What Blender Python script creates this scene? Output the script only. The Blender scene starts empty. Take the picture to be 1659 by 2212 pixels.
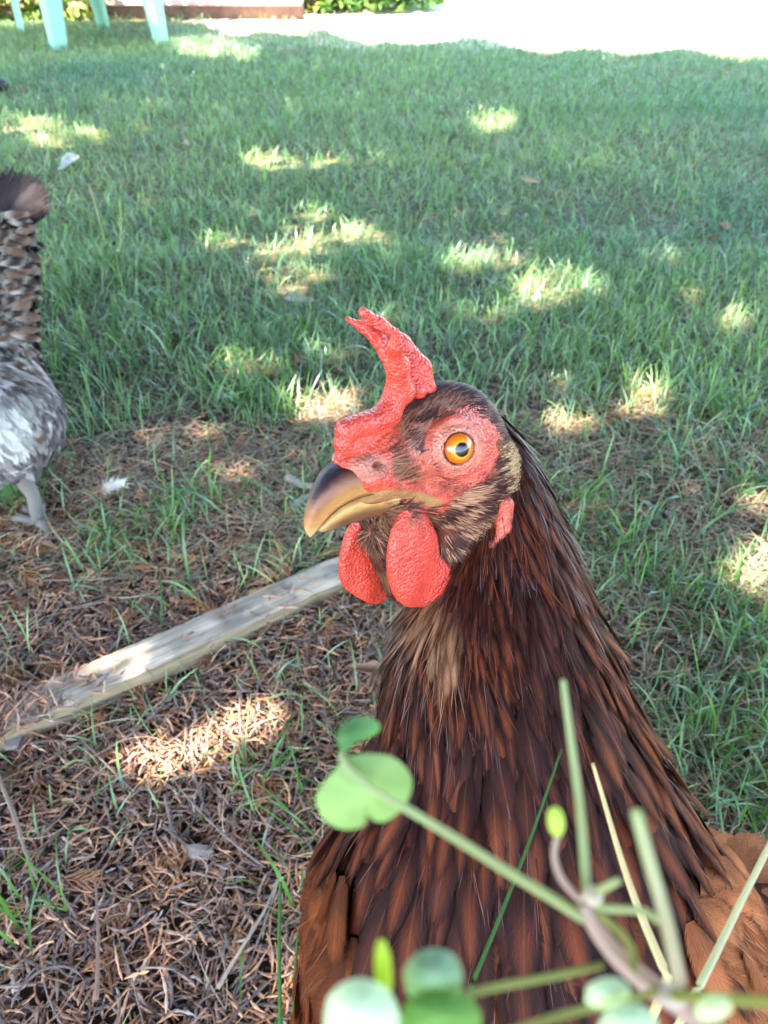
import bpy, math, random
import numpy as np
from mathutils import Matrix, Vector
rng = np.random.default_rng(7)
random.seed(7)
SC = bpy.context.scene
COL = SC.collection

# ------------------------------------------------------------------ camera
PITCH = math.radians(38.5)
VF = math.radians(66.0)
CZ = 0.6
cam = bpy.data.cameras.new('camera')
cam_o = bpy.data.objects.new('camera', cam)
COL.objects.link(cam_o)
cam_o.location = (0, 0, CZ)
cam_o.rotation_euler = (math.pi/2-PITCH, 0, 0)
cam.sensor_fit = 'VERTICAL'
cam.sensor_height = 36.0
cam.lens = 18.0/math.tan(VF/2)
cam.clip_start = 0.01
cam.clip_end = 500
cam.dof.use_dof = True
cam.dof.focus_distance = 0.275
cam.dof.aperture_fstop = cam.lens/1.15
SC.camera = cam_o

# ------------------------------------------------------------------ light
SUN = np.array([-0.42, -0.42, 0.80]); SUN /= np.linalg.norm(SUN)
SUN_EL = math.asin(SUN[2])
SUN_ROT = math.atan2(SUN[0], SUN[1])
w = bpy.data.worlds.new('World')
SC.world = w
w.use_nodes = True
nt = w.node_tree
sky = nt.nodes.new('ShaderNodeTexSky')
sky.sky_type = 'NISHITA'
sky.sun_disc = False
sky.sun_elevation = SUN_EL
sky.sun_rotation = SUN_ROT
sky.air_density = 1.0
sky.dust_density = 1.0
sky.ozone_density = 1.0
bg = nt.nodes['Background']
bg.inputs['Strength'].default_value = 0.15
nt.links.new(sky.outputs[0], bg.inputs[0])
sl = bpy.data.lights.new('sun', 'SUN')
sl.energy = 5.0
sl.angle = math.radians(0.53)
sl.color = (1.0, 0.93, 0.82)
so = bpy.data.objects.new('sun', sl)
COL.objects.link(so)
so.rotation_euler = Vector(SUN).to_track_quat('Z', 'Y').to_euler()
SC.view_settings.view_transform = 'Standard'
SC.view_settings.look = 'None'
SC.view_settings.gamma = 1
SC.view_settings.use_curve_mapping = False
SC.view_settings.exposure = 3.75
SC.cycles.transparent_max_bounces = 24
SC.cycles.max_bounces = 8

# ------------------------------------------------------------------ geometry of the view (pixel = 1659 x 2212 grid)
FP = 1106/math.tan(VF/2)
CC = np.array([0, 0, CZ])
CR = np.array([1., 0, 0]); CD = np.array([0, -math.sin(PITCH), -math.cos(PITCH)]); CF = np.array([0, math.cos(PITCH), -math.sin(PITCH)])
def ray(u, v):
    u = np.asarray(u, float)[..., None]; v = np.asarray(v, float)[..., None]
    return (u-829.5)/FP*CR + (v-1106)/FP*CD + CF
def P(u, v, d): return CC + np.asarray(d, float)[..., None]*ray(u, v)
def G(u, v, z=0.0):
    r = ray(u, v)
    return CC + r*((z-CZ)/r[..., 2:3])
def proj(p):
    q = np.asarray(p)-CC
    z = q@CF
    zz = np.where(z > 0.01, z, 0.01)
    return 829.5+FP*(q@CR)/zz, 1106+FP*(q@CD)/zz, z

def norm(a): return a/(np.linalg.norm(a, axis=-1, keepdims=True)+1e-12)
def sstep(a, b, x):
    t = np.clip((x-a)/(b-a), 0, 1)
    return t*t*(3-2*t)
def inpoly(u, v, poly):
    u = np.asarray(u); v = np.asarray(v)
    r = np.zeros(u.shape, bool)
    n = len(poly)
    for i in range(n):
        x0, y0 = poly[i]; x1, y1 = poly[(i+1) % n]
        c = ((y0 > v) != (y1 > v)) & (u < (x1-x0)*(v-y0)/((y1-y0) if y1 != y0 else 1e-9)+x0)
        r ^= c
    return r
_perm = rng.random((64, 64, 64))
def vnoise(p, s=1.0):
    q = np.asarray(p)*s
    i = np.floor(q).astype(int); f = q-i; f = f*f*(3-2*f)
    o = 0
    for dx in (0, 1):
        for dy in (0, 1):
            for dz in (0, 1):
                wt = (f[..., 0] if dx else 1-f[..., 0])*(f[..., 1] if dy else 1-f[..., 1])*(f[..., 2] if dz else 1-f[..., 2])
                o = o+wt*_perm[(i[..., 0]+dx) % 64, (i[..., 1]+dy) % 64, (i[..., 2]+dz) % 64]
    return o
def noise2(x, y, s=1.0, k=0.0): return vnoise(np.stack([x, y, np.full_like(x, k)], -1), s)
_jit = rng.random((32, 32, 32, 3))
def worley(p, s):
    q = np.asarray(p)*s
    i = np.floor(q).astype(int)
    best = np.full(q.shape[:-1], 9.)
    for dx in (-1, 0, 1):
        for dy in (-1, 0, 1):
            for dz in (-1, 0, 1):
                c = i+np.array([dx, dy, dz])
                j = c+_jit[c[..., 0] % 32, c[..., 1] % 32, c[..., 2] % 32]
                best = np.minimum(best, ((q-j)**2).sum(-1))
    return np.sqrt(best)

# ------------------------------------------------------------------ mesh helpers
def mesh(name, V, F, mat=None, col=None, edge=None, uv=None, smooth=True):
    V = np.asarray(V, np.float32).reshape(-1, 3)
    if not isinstance(F, (list, tuple)): F = [F]
    F = [np.asarray(f, np.int32) for f in F if len(f)]
    me = bpy.data.meshes.new(name)
    me.vertices.add(len(V))
    me.vertices.foreach_set('co', V.ravel())
    loops = np.concatenate([f.ravel() for f in F])
    cnt = np.concatenate([np.full(len(f), f.shape[1], np.int32) for f in F])
    st = np.concatenate([[0], np.cumsum(cnt)[:-1]]).astype(np.int32)
    me.loops.add(len(loops))
    me.loops.foreach_set('vertex_index', loops)
    me.polygons.add(len(cnt))
    me.polygons.foreach_set('loop_start', st)
    me.polygons.foreach_set('loop_total', cnt)
    me.polygons.foreach_set('use_smooth', np.full(len(cnt), smooth, bool))
    for nm, c in (('Col', col), ('Edge', edge)):
        if c is not None:
            a = me.color_attributes.new(nm, 'FLOAT_COLOR', 'POINT')
            c = np.asarray(c, np.float32)
            if c.ndim == 1: c = np.tile(c, (len(V), 1))
            a.data.foreach_set('color', np.concatenate([c[:, :3], np.ones((len(V), 1), np.float32)], 1).ravel())
    if uv is not None:
        ul = me.uv_layers.new(name='UVMap')
        ul.data.foreach_set('uv', np.asarray(uv, np.float32)[loops].ravel())
    me.update(calc_edges=True)
    me.validate()
    if mat is not None: me.materials.append(mat)
    return me
def obj(name, me, parent=None, label=None, cat=None, group=None, kind=None):
    o = bpy.data.objects.new(name, me)
    COL.objects.link(o)
    if parent is not None:
        o.parent = parent
        if me is not None: o.location = -Vector(root_loc(parent))
    tag(o, label, cat, group, kind)
    return o
def root_loc(o):
    t = Vector((0, 0, 0))
    while o is not None:
        t += Vector(o.location); o = o.parent
    return t
def tag(o, label=None, cat=None, group=None, kind=None):
    for k, v in (('label', label), ('category', cat), ('group', group), ('kind', kind)):
        if v: o[k] = v
def thing(name, label, cat, loc, group=None):
    o = bpy.data.objects.new(name, None)
    COL.objects.link(o)
    o.location = loc
    o.empty_display_size = 0.05
    tag(o, label, cat, group)
    return o

def surface_nets(fn, lo, hi, h, newton=2):
    lo = np.array(lo, float); hi = np.array(hi, float)
    n = np.ceil((hi-lo)/h).astype(int)+1
    ax = [lo[k]+h*np.arange(n[k]) for k in range(3)]
    pts = np.stack(np.meshgrid(*ax, indexing='ij'), -1).reshape(-1, 3)
    val = np.concatenate([fn(c) for c in np.array_split(pts, max(1, len(pts)//200000))]).reshape(n)
    s = val < 0
    corners = [(i, j, k) for i in (0, 1) for j in (0, 1) for k in (0, 1)]
    def sub(a, c): return a[c[0]:n[0]-1+c[0], c[1]:n[1]-1+c[1], c[2]:n[2]-1+c[2]]
    cnt = sum(sub(s, c).astype(np.int8) for c in corners)
    m = (cnt > 0) & (cnt < 8)
    idx = np.argwhere(m)
    vid = np.full(m.shape, -1, int); vid[m] = np.arange(len(idx))
    acc = np.zeros((len(idx), 3)); num = np.zeros(len(idx))
    for a in range(8):
        for b in range(a+1, 8):
            ca, cb = np.array(corners[a]), np.array(corners[b])
            if abs(ca-cb).sum() != 1: continue
            va = val[tuple((idx+ca).T)]; vb = val[tuple((idx+cb).T)]
            x = (va < 0) != (vb < 0)
            t = np.where(x, va/np.where(x, va-vb, 1), 0)
            acc += np.where(x[:, None], ca+(cb-ca)*t[:, None], 0); num += x
    V = lo+h*(idx+acc/num[:, None])
    faces = []
    for a in range(3):
        b, c = (a+1) % 3, (a+2) % 3
        e = np.zeros(3, int); e[a] = 1
        sl0 = [slice(None)]*3; sl1 = [slice(None)]*3
        sl0[a] = slice(0, n[a]-1); sl1[a] = slice(1, n[a])
        x = s[tuple(sl0)] != s[tuple(sl1)]
        q = np.argwhere(x)
        q = q[(q[:, b] > 0) & (q[:, c] > 0) & (q[:, b] < n[b]-1) & (q[:, c] < n[c]-1)]
        eb = np.zeros(3, int); eb[b] = 1; ec = np.zeros(3, int); ec[c] = 1
        f = np.stack([vid[tuple((q-eb-ec).T)], vid[tuple((q-ec).T)], vid[tuple(q.T)], vid[tuple((q-eb).T)]], 1)
        flip = ~s[tuple(q.T)]
        f[flip] = f[flip][:, ::-1]
        faces.append(f)
    F = np.concatenate(faces); F = F[(F >= 0).all(1)]
    for _ in range(newton):
        g = grad(fn, V, h*0.3)
        V = V-g*np.clip(fn(V)/((g*g).sum(-1)+1e-9), -h, h)[:, None]
    return V, F, norm(grad(fn, V, h*0.5))
def grad(fn, V, e):
    return np.stack([(fn(V+d)-fn(V-d))/(2*e) for d in np.eye(3)*e], -1)
def ell(p, c, r):
    q = (p-np.array(c)); r = np.array(r)
    k0 = np.linalg.norm(q/r, axis=-1); k1 = np.linalg.norm(q/(r*r), axis=-1)
    return k0*(k0-1)/(k1+1e-9)
def caps(p, a, b, ra, rb):
    a = np.array(a); b = np.array(b)
    ba = b-a
    t = np.clip(((p-a)@ba)/(ba@ba+1e-12), 0, 1)
    return np.linalg.norm(p-a-t[:, None]*ba, axis=-1)-(ra+(rb-ra)*t)
def smin(a, b, k):
    h = np.clip(0.5+0.5*(b-a)/k, 0, 1)
    return b+(a-b)*h-k*h*(1-h)
def polysd(x, y, poly):
    poly = np.asarray(poly); n = len(poly)
    d = np.full(x.shape, 1e9)
    for i in range(n):
        a = poly[i]; e = poly[(i+1) % n]-a
        wx, wy = x-a[0], y-a[1]
        t = np.clip((wx*e[0]+wy*e[1])/(e@e+1e-12), 0, 1)
        d = np.minimum(d, np.hypot(wx-e[0]*t, wy-e[1]*t))
    return np.where(inpoly(x, y, poly), -d, d)
def smooth_curve(pts, n):
    pts = np.asarray(pts, float); m = len(pts)
    t = np.linspace(0, m-1, n); i = np.clip(t.astype(int), 0, m-2); f = (t-i)[:, None]
    p0 = pts[np.maximum(i-1, 0)]; p1 = pts[i]; p2 = pts[i+1]; p3 = pts[np.minimum(i+2, m-1)]
    return 0.5*((2*p1)+(-p0+p2)*f+(2*p0-5*p1+4*p2-p3)*f*f+(-p0+3*p1-3*p2+p3)*f**3)
def tube(path, rad, k=8, cap=True):
    path = np.asarray(path, float); n = len(path)
    rad = np.broadcast_to(np.asarray(rad, float), (n,))
    T = norm(np.gradient(path, axis=0))
    ref = np.array([0.13, 0.21, 0.97]); A = norm(np.cross(T, ref)); B = np.cross(T, A)
    th = np.arange(k)*2*math.pi/k
    V = path[:, None]+rad[:, None, None]*(np.cos(th)[None, :, None]*A[:, None]+np.sin(th)[None, :, None]*B[:, None])
    V = V.reshape(-1, 3)
    i = np.arange(n-1)[:, None]*k; j = np.arange(k)[None]
    F = np.stack([i+j, i+(j+1) % k, i+k+(j+1) % k, i+k+j], -1).reshape(-1, 4)
    Fs = [F]
    if cap:
        V = np.concatenate([V, path[:1], path[-1:]])
        c0, c1 = n*k, n*k+1
        jj = np.arange(k)
        Fs.append(np.stack([np.full(k, c0), (jj+1) % k, jj], 1))
        Fs.append(np.stack([np.full(k, c1), (n-1)*k+jj, (n-1)*k+(jj+1) % k], 1))
    return V, Fs
def box_mesh(c, half, ax=None, bev=0.0):
    ax = np.eye(3) if ax is None else np.asarray(ax)
    V = []
    h = np.array(half, float)
    # bevelled box: 24 verts
    sg = [(x, y, z) for x in (-1, 1) for y in (-1, 1) for z in (-1, 1)]
    if bev <= 0:
        V = np.array([np.array(s)*h for s in sg])
        F = [np.array([(0, 1, 3, 2), (4, 6, 7, 5), (0, 4, 5, 1), (2, 3, 7, 6), (0, 2, 6, 4), (1, 5, 7, 3)])]
        return V@ax+np.array(c), F
    idx = {}
    for s in sg:
        for k in range(3):
            q = np.array(s)*h
            for j in range(3):
                if j != k: q[j] -= s[j]*bev
            idx[(s, k)] = len(V); V.append(q)
    quads, tris = [], []
    for k in range(3):
        o = [j for j in range(3) if j != k]
        for sd in (-1, 1):
            ring = []
            for a, b in ((-1, -1), (1, -1), (1, 1), (-1, 1)):
                s = [0, 0, 0]; s[k] = sd; s[o[0]] = a; s[o[1]] = b
                ring.append(idx[(tuple(s), k)])
            quads.append(ring)
    for k in range(3):
        o = [j for j in range(3) if j != k]
        for a in (-1, 1):
            for b in (-1, 1):
                s0 = [0, 0, 0]; s1 = [0, 0, 0]
                s0[k] = -1; s1[k] = 1
                s0[o[0]] = s1[o[0]] = a; s0[o[1]] = s1[o[1]] = b
                s0 = tuple(s0); s1 = tuple(s1)
                quads.append([idx[(s0, o[0])], idx[(s0, o[1])], idx[(s1, o[1])], idx[(s1, o[0])]])
    for s in sg: tris.append([idx[(s, 0)], idx[(s, 1)], idx[(s, 2)]])
    return np.array(V)@ax+np.array(c), [np.array(quads), np.array(tris)]
def merge(parts):
    V = []; F = {}; n = 0
    for v, fs in parts:
        if not isinstance(fs, (list, tuple)): fs = [fs]
        for f in fs:
            f = np.asarray(f)
            if len(f): F.setdefault(f.shape[1], []).append(f+n)
        V.append(v); n += len(v)
    return np.concatenate(V), [np.concatenate(x) for x in F.values()]

# vectorised ribbons: paths (N,K,3), side (N,K,3) half-width vectors
def ribbons(path, side):
    N, K = path.shape[:2]
    V = np.stack([path-side, path+side], 2).reshape(-1, 3)
    b = (np.arange(N)*K*2)[:, None]; k = (np.arange(K-1)*2)[None]
    a = b+k
    return V, np.stack([a, a+1, a+3, a+2], -1).reshape(-1, 4)
def prisms(path, A, B, rad, k=3):
    N, K = path.shape[:2]
    th = np.arange(k)*2*math.pi/k+0.4
    V = path[:, :, None]+rad[:, :, None, None]*(np.cos(th)[None, None, :, None]*A[:, :, None]+np.sin(th)[None, None, :, None]*B[:, :, None])
    b = (np.arange(N)*K*k)[:, None, None]; i = (np.arange(K-1)*k)[None, :, None]; j = np.arange(k)[None, None]
    F = np.stack([b+i+j, b+i+(j+1) % k, b+i+k+(j+1) % k, b+i+k+j], -1).reshape(-1, 4)
    return V.reshape(-1, 3), F

# ------------------------------------------------------------------ materials
class NB:
    def __init__(s, name):
        s.m = bpy.data.materials.new(name); s.m.use_nodes = True
        s.t = s.m.node_tree; s.b = s.t.nodes['Principled BSDF']; s.out = s.t.nodes['Material Output']
    def n(s, ty, **k):
        x = s.t.nodes.new(ty)
        for a, b in k.items():
            if a.startswith('i_'):
                x.inputs[int(a[2:])].default_value = b
            else: setattr(x, a, b)
        return x
    def l(s, a, b): s.t.links.new(a, b)
    def math(s, op, a, b=None, c=None):
        x = s.n('ShaderNodeMath', operation=op)
        for i, q in enumerate((a, b, c)):
            if q is None: continue
            if isinstance(q, (int, float)): x.inputs[i].default_value = q
            else: s.l(q, x.inputs[i])
        return x.outputs[0]
    def attr(s, nm):
        x = s.n('ShaderNodeAttribute', attribute_name=nm)
        return x.outputs['Color']
    def noise(s, vec=None, scale=5, detail=3, rough=0.6):
        x = s.n('ShaderNodeTexNoise')
        x.inputs['Scale'].default_value = scale; x.inputs['Detail'].default_value = detail; x.inputs['Roughness'].default_value = rough
        if vec is not None: s.l(vec, x.inputs['Vector'])
        return x.outputs['Fac']
    def ramp(s, f, stops):
        x = s.n('ShaderNodeValToRGB')
        e = x.color_ramp.elements
        while len(e) < len(stops): e.new(0.5)
        for el, (p, c) in zip(e, stops):
            el.position = p; el.color = (*c, 1) if len(c) == 3 else c
        s.l(f, x.inputs[0])
        return x.outputs[0]
    def mix(s, f, a, b, mode='MIX'):
        x = s.n('ShaderNodeMix', data_type='RGBA', blend_type=mode)
        for q, i in ((f, 0), (a, 6), (b, 7)):
            if isinstance(q, (int, float)): x.inputs[i].default_value = q
            elif isinstance(q, tuple): x.inputs[i].default_value = (*q, 1)
            else: s.l(q, x.inputs[i])
        return x.outputs[2]
    def maprange(s, v, a, b, c=0.0, d=1.0):
        x = s.n('ShaderNodeMapRange', interpolation_type='SMOOTHSTEP')
        s.l(v, x.inputs[0])
        for i, q in enumerate((a, b, c, d)): x.inputs[i+1].default_value = q
        return x.outputs[0]
    def bump(s, h, strength=0.3, dist=0.001):
        x = s.n('ShaderNodeBump'); x.inputs['Strength'].default_value = strength; x.inputs['Distance'].default_value = dist
        s.l(h, x.inputs['Height']); s.l(x.outputs[0], s.b.inputs['Normal'])
    def set(s, **k):
        for a, v in k.items():
            nm = {'rough': 'Roughness', 'spec': 'Specular IOR Level', 'sss': 'Subsurface Weight', 'coat': 'Coat Weight', 'sheen': 'Sheen Weight', 'metal': 'Metallic'}[a]
            s.b.inputs[nm].default_value = v
    def color(s, c):
        if isinstance(c, tuple): s.b.inputs['Base Color'].default_value = (*c, 1)
        else: s.l(c, s.b.inputs['Base Color'])
    def translucent(s, c, f):
        tr = s.n('ShaderNodeBsdfTranslucent')
        if isinstance(c, tuple): tr.inputs[0].default_value = (*c, 1)
        else: s.l(c, tr.inputs[0])
        mx = s.n('ShaderNodeMixShader'); mx.inputs[0].default_value = f
        s.l(s.b.outputs[0], mx.inputs[1]); s.l(tr.outputs[0], mx.inputs[2]); s.l(mx.outputs[0], s.out.inputs[0])

def obj_coord(b): return b.n('ShaderNodeTexCoord').outputs['Object']

def mat_leafy(name, f=0.35, rough=0.42, spec=0.5, gain=1.0):
    b = NB(name)
    c = b.attr('Col')
    b.color(c); b.set(rough=rough, spec=spec)
    t = b.mix(1.0, c, (1.5*gain, 1.55*gain, 0.7*gain), 'MULTIPLY')
    b.translucent(t, f)
    return b.m
M_GRASS = mat_leafy('grass_blade', 0.32, 0.36, 0.7)
M_STRAW = mat_leafy('straw', 0.2, 0.55, 0.3, 0.7)
M_LEAF = mat_leafy('leaf', 0.42, 0.6, 0.2)
def mat_attr(name, rough=0.7, spec=0.25, sss=0.0, nscale=None, namp=0.5, bump=0.0, bscale=400, bdist=0.0005):
    b = NB(name)
    c = b.attr('Col')
    if nscale:
        n = b.noise(obj_coord(b), nscale, 4, 0.65)
        c = b.mix(1.0, c, b.ramp(n, [(0.25, (1-namp,)*3), (0.75, (1+namp*0.5,)*3)]), 'MULTIPLY')
    b.color(c); b.set(rough=rough, spec=spec)
    if bump: b.bump(b.noise(obj_coord(b), bscale, 3), bump, bdist)
    if sss:
        b.set(sss=sss); b.b.inputs['Subsurface Radius'].default_value = (0.004, 0.001, 0.0006); b.b.inputs['Subsurface Scale'].default_value = 0.6
    return b.m
M_LITTER = mat_attr('dry_cedar', 0.75, 0.2, nscale=900, namp=0.35)
M_PLAIN = mat_attr('plain', 0.7, 0.25)

def mat_comb(name, bd=0.00065):
    b = NB(name)
    oc = obj_coord(b)
    v = b.n('ShaderNodeTexVoronoi'); v.inputs['Scale'].default_value = 1250; v.feature = 'SMOOTH_F1'
    b.l(oc, v.inputs['Vector'])
    n = b.noise(oc, 250, 3)
    c = b.mix(1.0, b.attr('Col'), b.ramp(n, [(0.3, (0.8, 0.72, 0.72)), (0.7, (1.12, 1.15, 1.1))]), 'MULTIPLY')
    b.color(c)
    b.set(rough=0.36, spec=0.5, sss=0.28)
    b.b.inputs['Subsurface Radius'].default_value = (0.004, 0.0009, 0.0006)
    b.b.inputs['Subsurface Scale'].default_value = 0.5
    h = b.math('SUBTRACT', 1.0, v.outputs['Distance'])
    sr = b.n('ShaderNodeSeparateColor'); b.l(b.attr('Col'), sr.inputs[0])
    h = b.math('MULTIPLY', h, b.maprange(sr.outputs[0], .12, .45))
    b.l(b.maprange(sr.outputs[0], .28, .45, 0.02, 0.5), b.b.inputs['Specular IOR Level'])
    b.l(b.maprange(sr.outputs[0], .28, .45, 0.8, 0.34), b.b.inputs['Roughness'])
    b.bump(h, 1.0, bd)
    return b.m
M_COMB = mat_comb('red_comb_skin')
M_SKIN = mat_comb('face_skin', 0.0006)

def mat_feather(name, rough=0.42, ragged=0.5, edge_in=0.75, edge_out=0.15, barb=55, spec=0.3):
    b = NB(name)
    uvn = b.n('ShaderNodeUVMap'); uvn.uv_map = 'UVMap'
    sp = b.n('ShaderNodeSeparateXYZ'); b.l(uvn.outputs[0], sp.inputs[0])
    U, Vv = sp.outputs[0], sp.outputs[1]
    # integer part of U stores a per-feather seed
    seed = b.math('FLOOR', U)
    uf = b.math('FRACT', U)
    a = b.math('ABSOLUTE', b.math('MULTIPLY_ADD', uf, 2.5, -1.25))
    bb = b.math('MULTIPLY_ADD', a, -0.3, Vv)
    cv = b.n('ShaderNodeCombineXYZ')
    b.l(b.math('MULTIPLY', bb, barb), cv.inputs[0]); b.l(b.math('MULTIPLY', uf, 2.2), cv.inputs[1]); b.l(b.math('MULTIPLY', seed, 3.7), cv.inputs[2])
    n1 = b.noise(cv.outputs[0], 1.0, 2, 0.6)
    cv2 = b.n('ShaderNodeCombineXYZ')
    b.l(b.math('MULTIPLY', uf, 44), cv2.inputs[0]); b.l(b.math('MULTIPLY', Vv, 2.5), cv2.inputs[1]); b.l(seed, cv2.inputs[2])
    n2 = b.noise(cv2.outputs[0], 1.0, 2, 0.6)
    cv3 = b.n('ShaderNodeCombineXYZ')
    b.l(b.math('MULTIPLY', bb, barb*2.6), cv3.inputs[0]); b.l(b.math('MULTIPLY', uf, 5.0), cv3.inputs[1]); b.l(b.math('MULTIPLY', seed, 1.9), cv3.inputs[2])
    n3 = b.noise(cv3.outputs[0], 1.0, 2, 0.7)
    aa = b.math('MULTIPLY_ADD', b.math('SUBTRACT', n1, 0.5), 0.7, a)
    aa = b.math('MULTIPLY_ADD', b.math('SUBTRACT', n2, 0.5), 0.5, aa)
    cf = b.maprange(aa, edge_in, edge_out)
    cf = b.math('MULTIPLY', cf, b.maprange(b.math('MULTIPLY_ADD', n2, 0.3, Vv), 1.18, 0.85))
    cf = b.math('MULTIPLY', cf, b.maprange(b.math('MULTIPLY_ADD', n1, 0.3, Vv), 0.35, 0.75))
    c = b.mix(cf, b.attr('Edge'), b.attr('Col'))
    c = b.mix(1.0, c, b.ramp(b.math('MULTIPLY_ADD', n2, 0.45, b.math('MULTIPLY', n3, 0.55)), [(0.32, (0.40, 0.37, 0.37)), (0.5, (0.95, 0.94, 0.94)), (0.66, (1.5, 1.5, 1.5))]), 'MULTIPLY')
    sh = b.maprange(a, 0.07, 0.03)
    c = b.mix(b.math('MULTIPLY', sh, 0.07), c, (0.35, 0.2, 0.1))
    b.color(c)
    b.set(rough=rough, spec=spec)
    lim = b.math('MULTIPLY_ADD', b.math('MULTIPLY_ADD', n3, .55, b.math('MULTIPLY', n1, .45)), -ragged*2.2, 1.0+ragged*0.7)
    al = b.math('LESS_THAN', a, lim)
    cut = b.math('LESS_THAN', Vv, b.math('MULTIPLY_ADD', n2, -0.75, 1.24))
    b.l(b.math('MULTIPLY', al, cut), b.b.inputs['Alpha'])
    b.bump(b.math('ADD', n1, b.math('MULTIPLY', n2, 1.5)), 0.5, 0.0006)
    return b.m
M_HACKLE = mat_feather('hackle_feather', 0.5, 0.55, 0.66, 0.12, 60, 0.10)
M_FLUFF = mat_feather('soft_feather', 0.7, 0.6, 1.0, 0.1, 48, 0.08)
M_SPECK = mat_feather('speckled_feather', 0.65, 0.45, 1.02, 0.8, 45, 0.08)

# feather templates -------------------------------------------------
def feather_template(kind='hackle', nv=8, nu=5):
    v = np.linspace(0, 1, nv); u = np.linspace(-1, 1, nu)
    if kind == 'hackle': wd = np.interp(v, [0, .12, .35, .6, .8, .93, 1], [.25, .7, 1, .95, .7, .4, .06])
    else: wd = np.interp(v, [0, .12, .35, .6, .8, .93, 1], [.3, .75, .95, 1, .92, .65, .2])
    X = u[None]*wd[:, None]*0.5
    Y = np.repeat(v[:, None], nu, 1)+0.0
    Y = Y-0.05*np.abs(u)[None]*(v[:, None] > .5)
    Z = -0.10*(u[None]**2)*wd[:, None]
    V = np.stack([X, Y, Z], -1).reshape(-1, 3)
    UV = np.stack([np.repeat((u*0.4+0.5)[None], nv, 0), np.repeat(v[:, None], nu, 1)], -1).reshape(-1, 2)
    i = np.arange(nv-1)[:, None]*nu; j = np.arange(nu-1)[None]
    F = np.stack([i+j, i+j+1, i+nu+j+1, i+nu+j], -1).reshape(-1, 4)
    return V, UV, F
TPL = {k: feather_template(k) for k in ('hackle', 'round')}
def feather_basis(d, n):
    d = norm(d); x = norm(np.cross(d, n)); z = np.cross(x, d)
    return x, d, z
def feather_batch(kind, root, d, n, L, W, lift, col, edge, seeds):
    """root,d,n (N,3); curve the vane with the surface: lift at tip, droop."""
    V, UV, F = TPL[kind]
    x, y, z = feather_basis(d, n)
    N = len(root); K = len(V)
    yy = V[None, :, 1]*L[:, None]
    zz = V[None, :, 2]*W[:, None]+lift[:, None]*L[:, None]*(V[None, :, 1]-0.75*V[None, :, 1]**2)
    xx = V[None, :, 0]*W[:, None]
    W3 = root[:, None]+xx[..., None]*x[:, None]+yy[..., None]*y[:, None]+zz[..., None]*z[:, None]
    uv = np.repeat(UV[None], N, 0).copy(); uv[..., 0] += seeds[:, None]
    FF = (np.arange(N)*K)[:, None, None]+F[None]
    return W3.reshape(-1, 3), FF.reshape(-1, 4), uv.reshape(-1, 2), np.repeat(col, K, 0), np.repeat(edge, K, 0)
def strands(root, d, n, L, Wd, bend, col):
    """thin tapered ribbons (N)"""
    t = np.array([0, .4, .75, 1.0])
    path = root[:, None]+d[:, None]*(L[:, None]*t)[..., None]+n[:, None]*((bend*L)[:, None]*(t-t*t*0.8))[..., None]
    s = norm(np.cross(d, n))
    wt = np.array([.7, 1, .7, .08])
    side = s[:, None]*(Wd[:, None]*0.5*wt)[..., None]
    V, F = ribbons(path, side)
    return V, F, np.repeat(col, 8, 0)

# ================================================================== SETTING: ground
def litter_zone(u, v, x, y):
    """0..1: how far cedar litter (not lawn) rules at this spot of the ground"""
    n = noise2(x, y, 4.0, 1.3)*0.5+noise2(x, y, 11.0, 5.1)*0.3+noise2(x, y, 2.0, 9.)*0.2
    # bottom-left bed, drier patches up the middle
    a = sstep(1100, 1330, v+(n-0.5)*300)*sstep(1000, 760, u+(n-0.5)*120)
    b = 0.52*sstep(860, 1010, v+(n-.5)*350)*sstep(1000, 820, u+(n-.5)*200)
    c = 0.20*sstep(840, 960, v+(n-.5)*500)*sstep(1000, 1100, u)
    return np.maximum(np.maximum(a, b), c)
def ground_z(x, y):
    n = noise2(x, y, 2.2, 3.3)+0.5*noise2(x, y, 6.0, 7.7)
    return (n-0.75)*0.016

nx, ny = 150, 190
gx = np.linspace(-1, 1, nx); gx = np.sign(gx)*(np.abs(gx)**2.2)*40+gx*3.0
gy = np.linspace(0, 1, ny); gy = -38+gy*0
tt = np.linspace(-1, 1, ny); gy = np.sign(tt)*(np.abs(tt)**3)*40+tt*4.0+1.5
XX, YY = np.meshgrid(gx, gy, indexing='ij')
ZZ = ground_z(XX, YY)-0.004
gV = np.stack([XX, YY, ZZ], -1).reshape(-1, 3)
ii = np.arange(nx-1)[:, None]*ny; jj = np.arange(ny-1)[None]
gF = np.stack([ii+jj, ii+ny+jj, ii+ny+jj+1, ii+jj+1], -1).reshape(-1, 4)
b = NB('soil')
oc = obj_coord(b)
geo = b.n('ShaderNodeNewGeometry'); spx = b.n('ShaderNodeSeparateXYZ'); b.l(geo.outputs['Position'], spx.inputs[0])
n1 = b.noise(oc, 60, 5, 0.7)
soil = b.ramp(n1, [(0.3, (0.03, 0.02, 0.014)), (0.55, (0.075, 0.05, 0.035)), (0.75, (0.14, 0.10, 0.07))])
n2 = b.noise(oc, 3.0, 4)
turf = b.mix(b.maprange(n1, 0.35, 0.65), (0.045, 0.075, 0.02), (0.15, 0.13, 0.07))
far = b.maprange(b.math('MULTIPLY_ADD', n2, 0.6, spx.outputs[1]), 1.2, 2.4)
c = b.mix(far, soil, turf)
dry = b.mix(b.maprange(n1, 0.3, 0.7), (0.42, 0.38, 0.29), (0.55, 0.50, 0.41))  # sunlight put into the colour: paler past the shade edge to blow out
c = b.mix(b.math('MULTIPLY', b.maprange(b.math('MULTIPLY_ADD', n2, 0.3, spx.outputs[1]), 4.25, 4.55), b.maprange(spx.outputs[0], -1.25, -.95)), c, dry)
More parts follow.
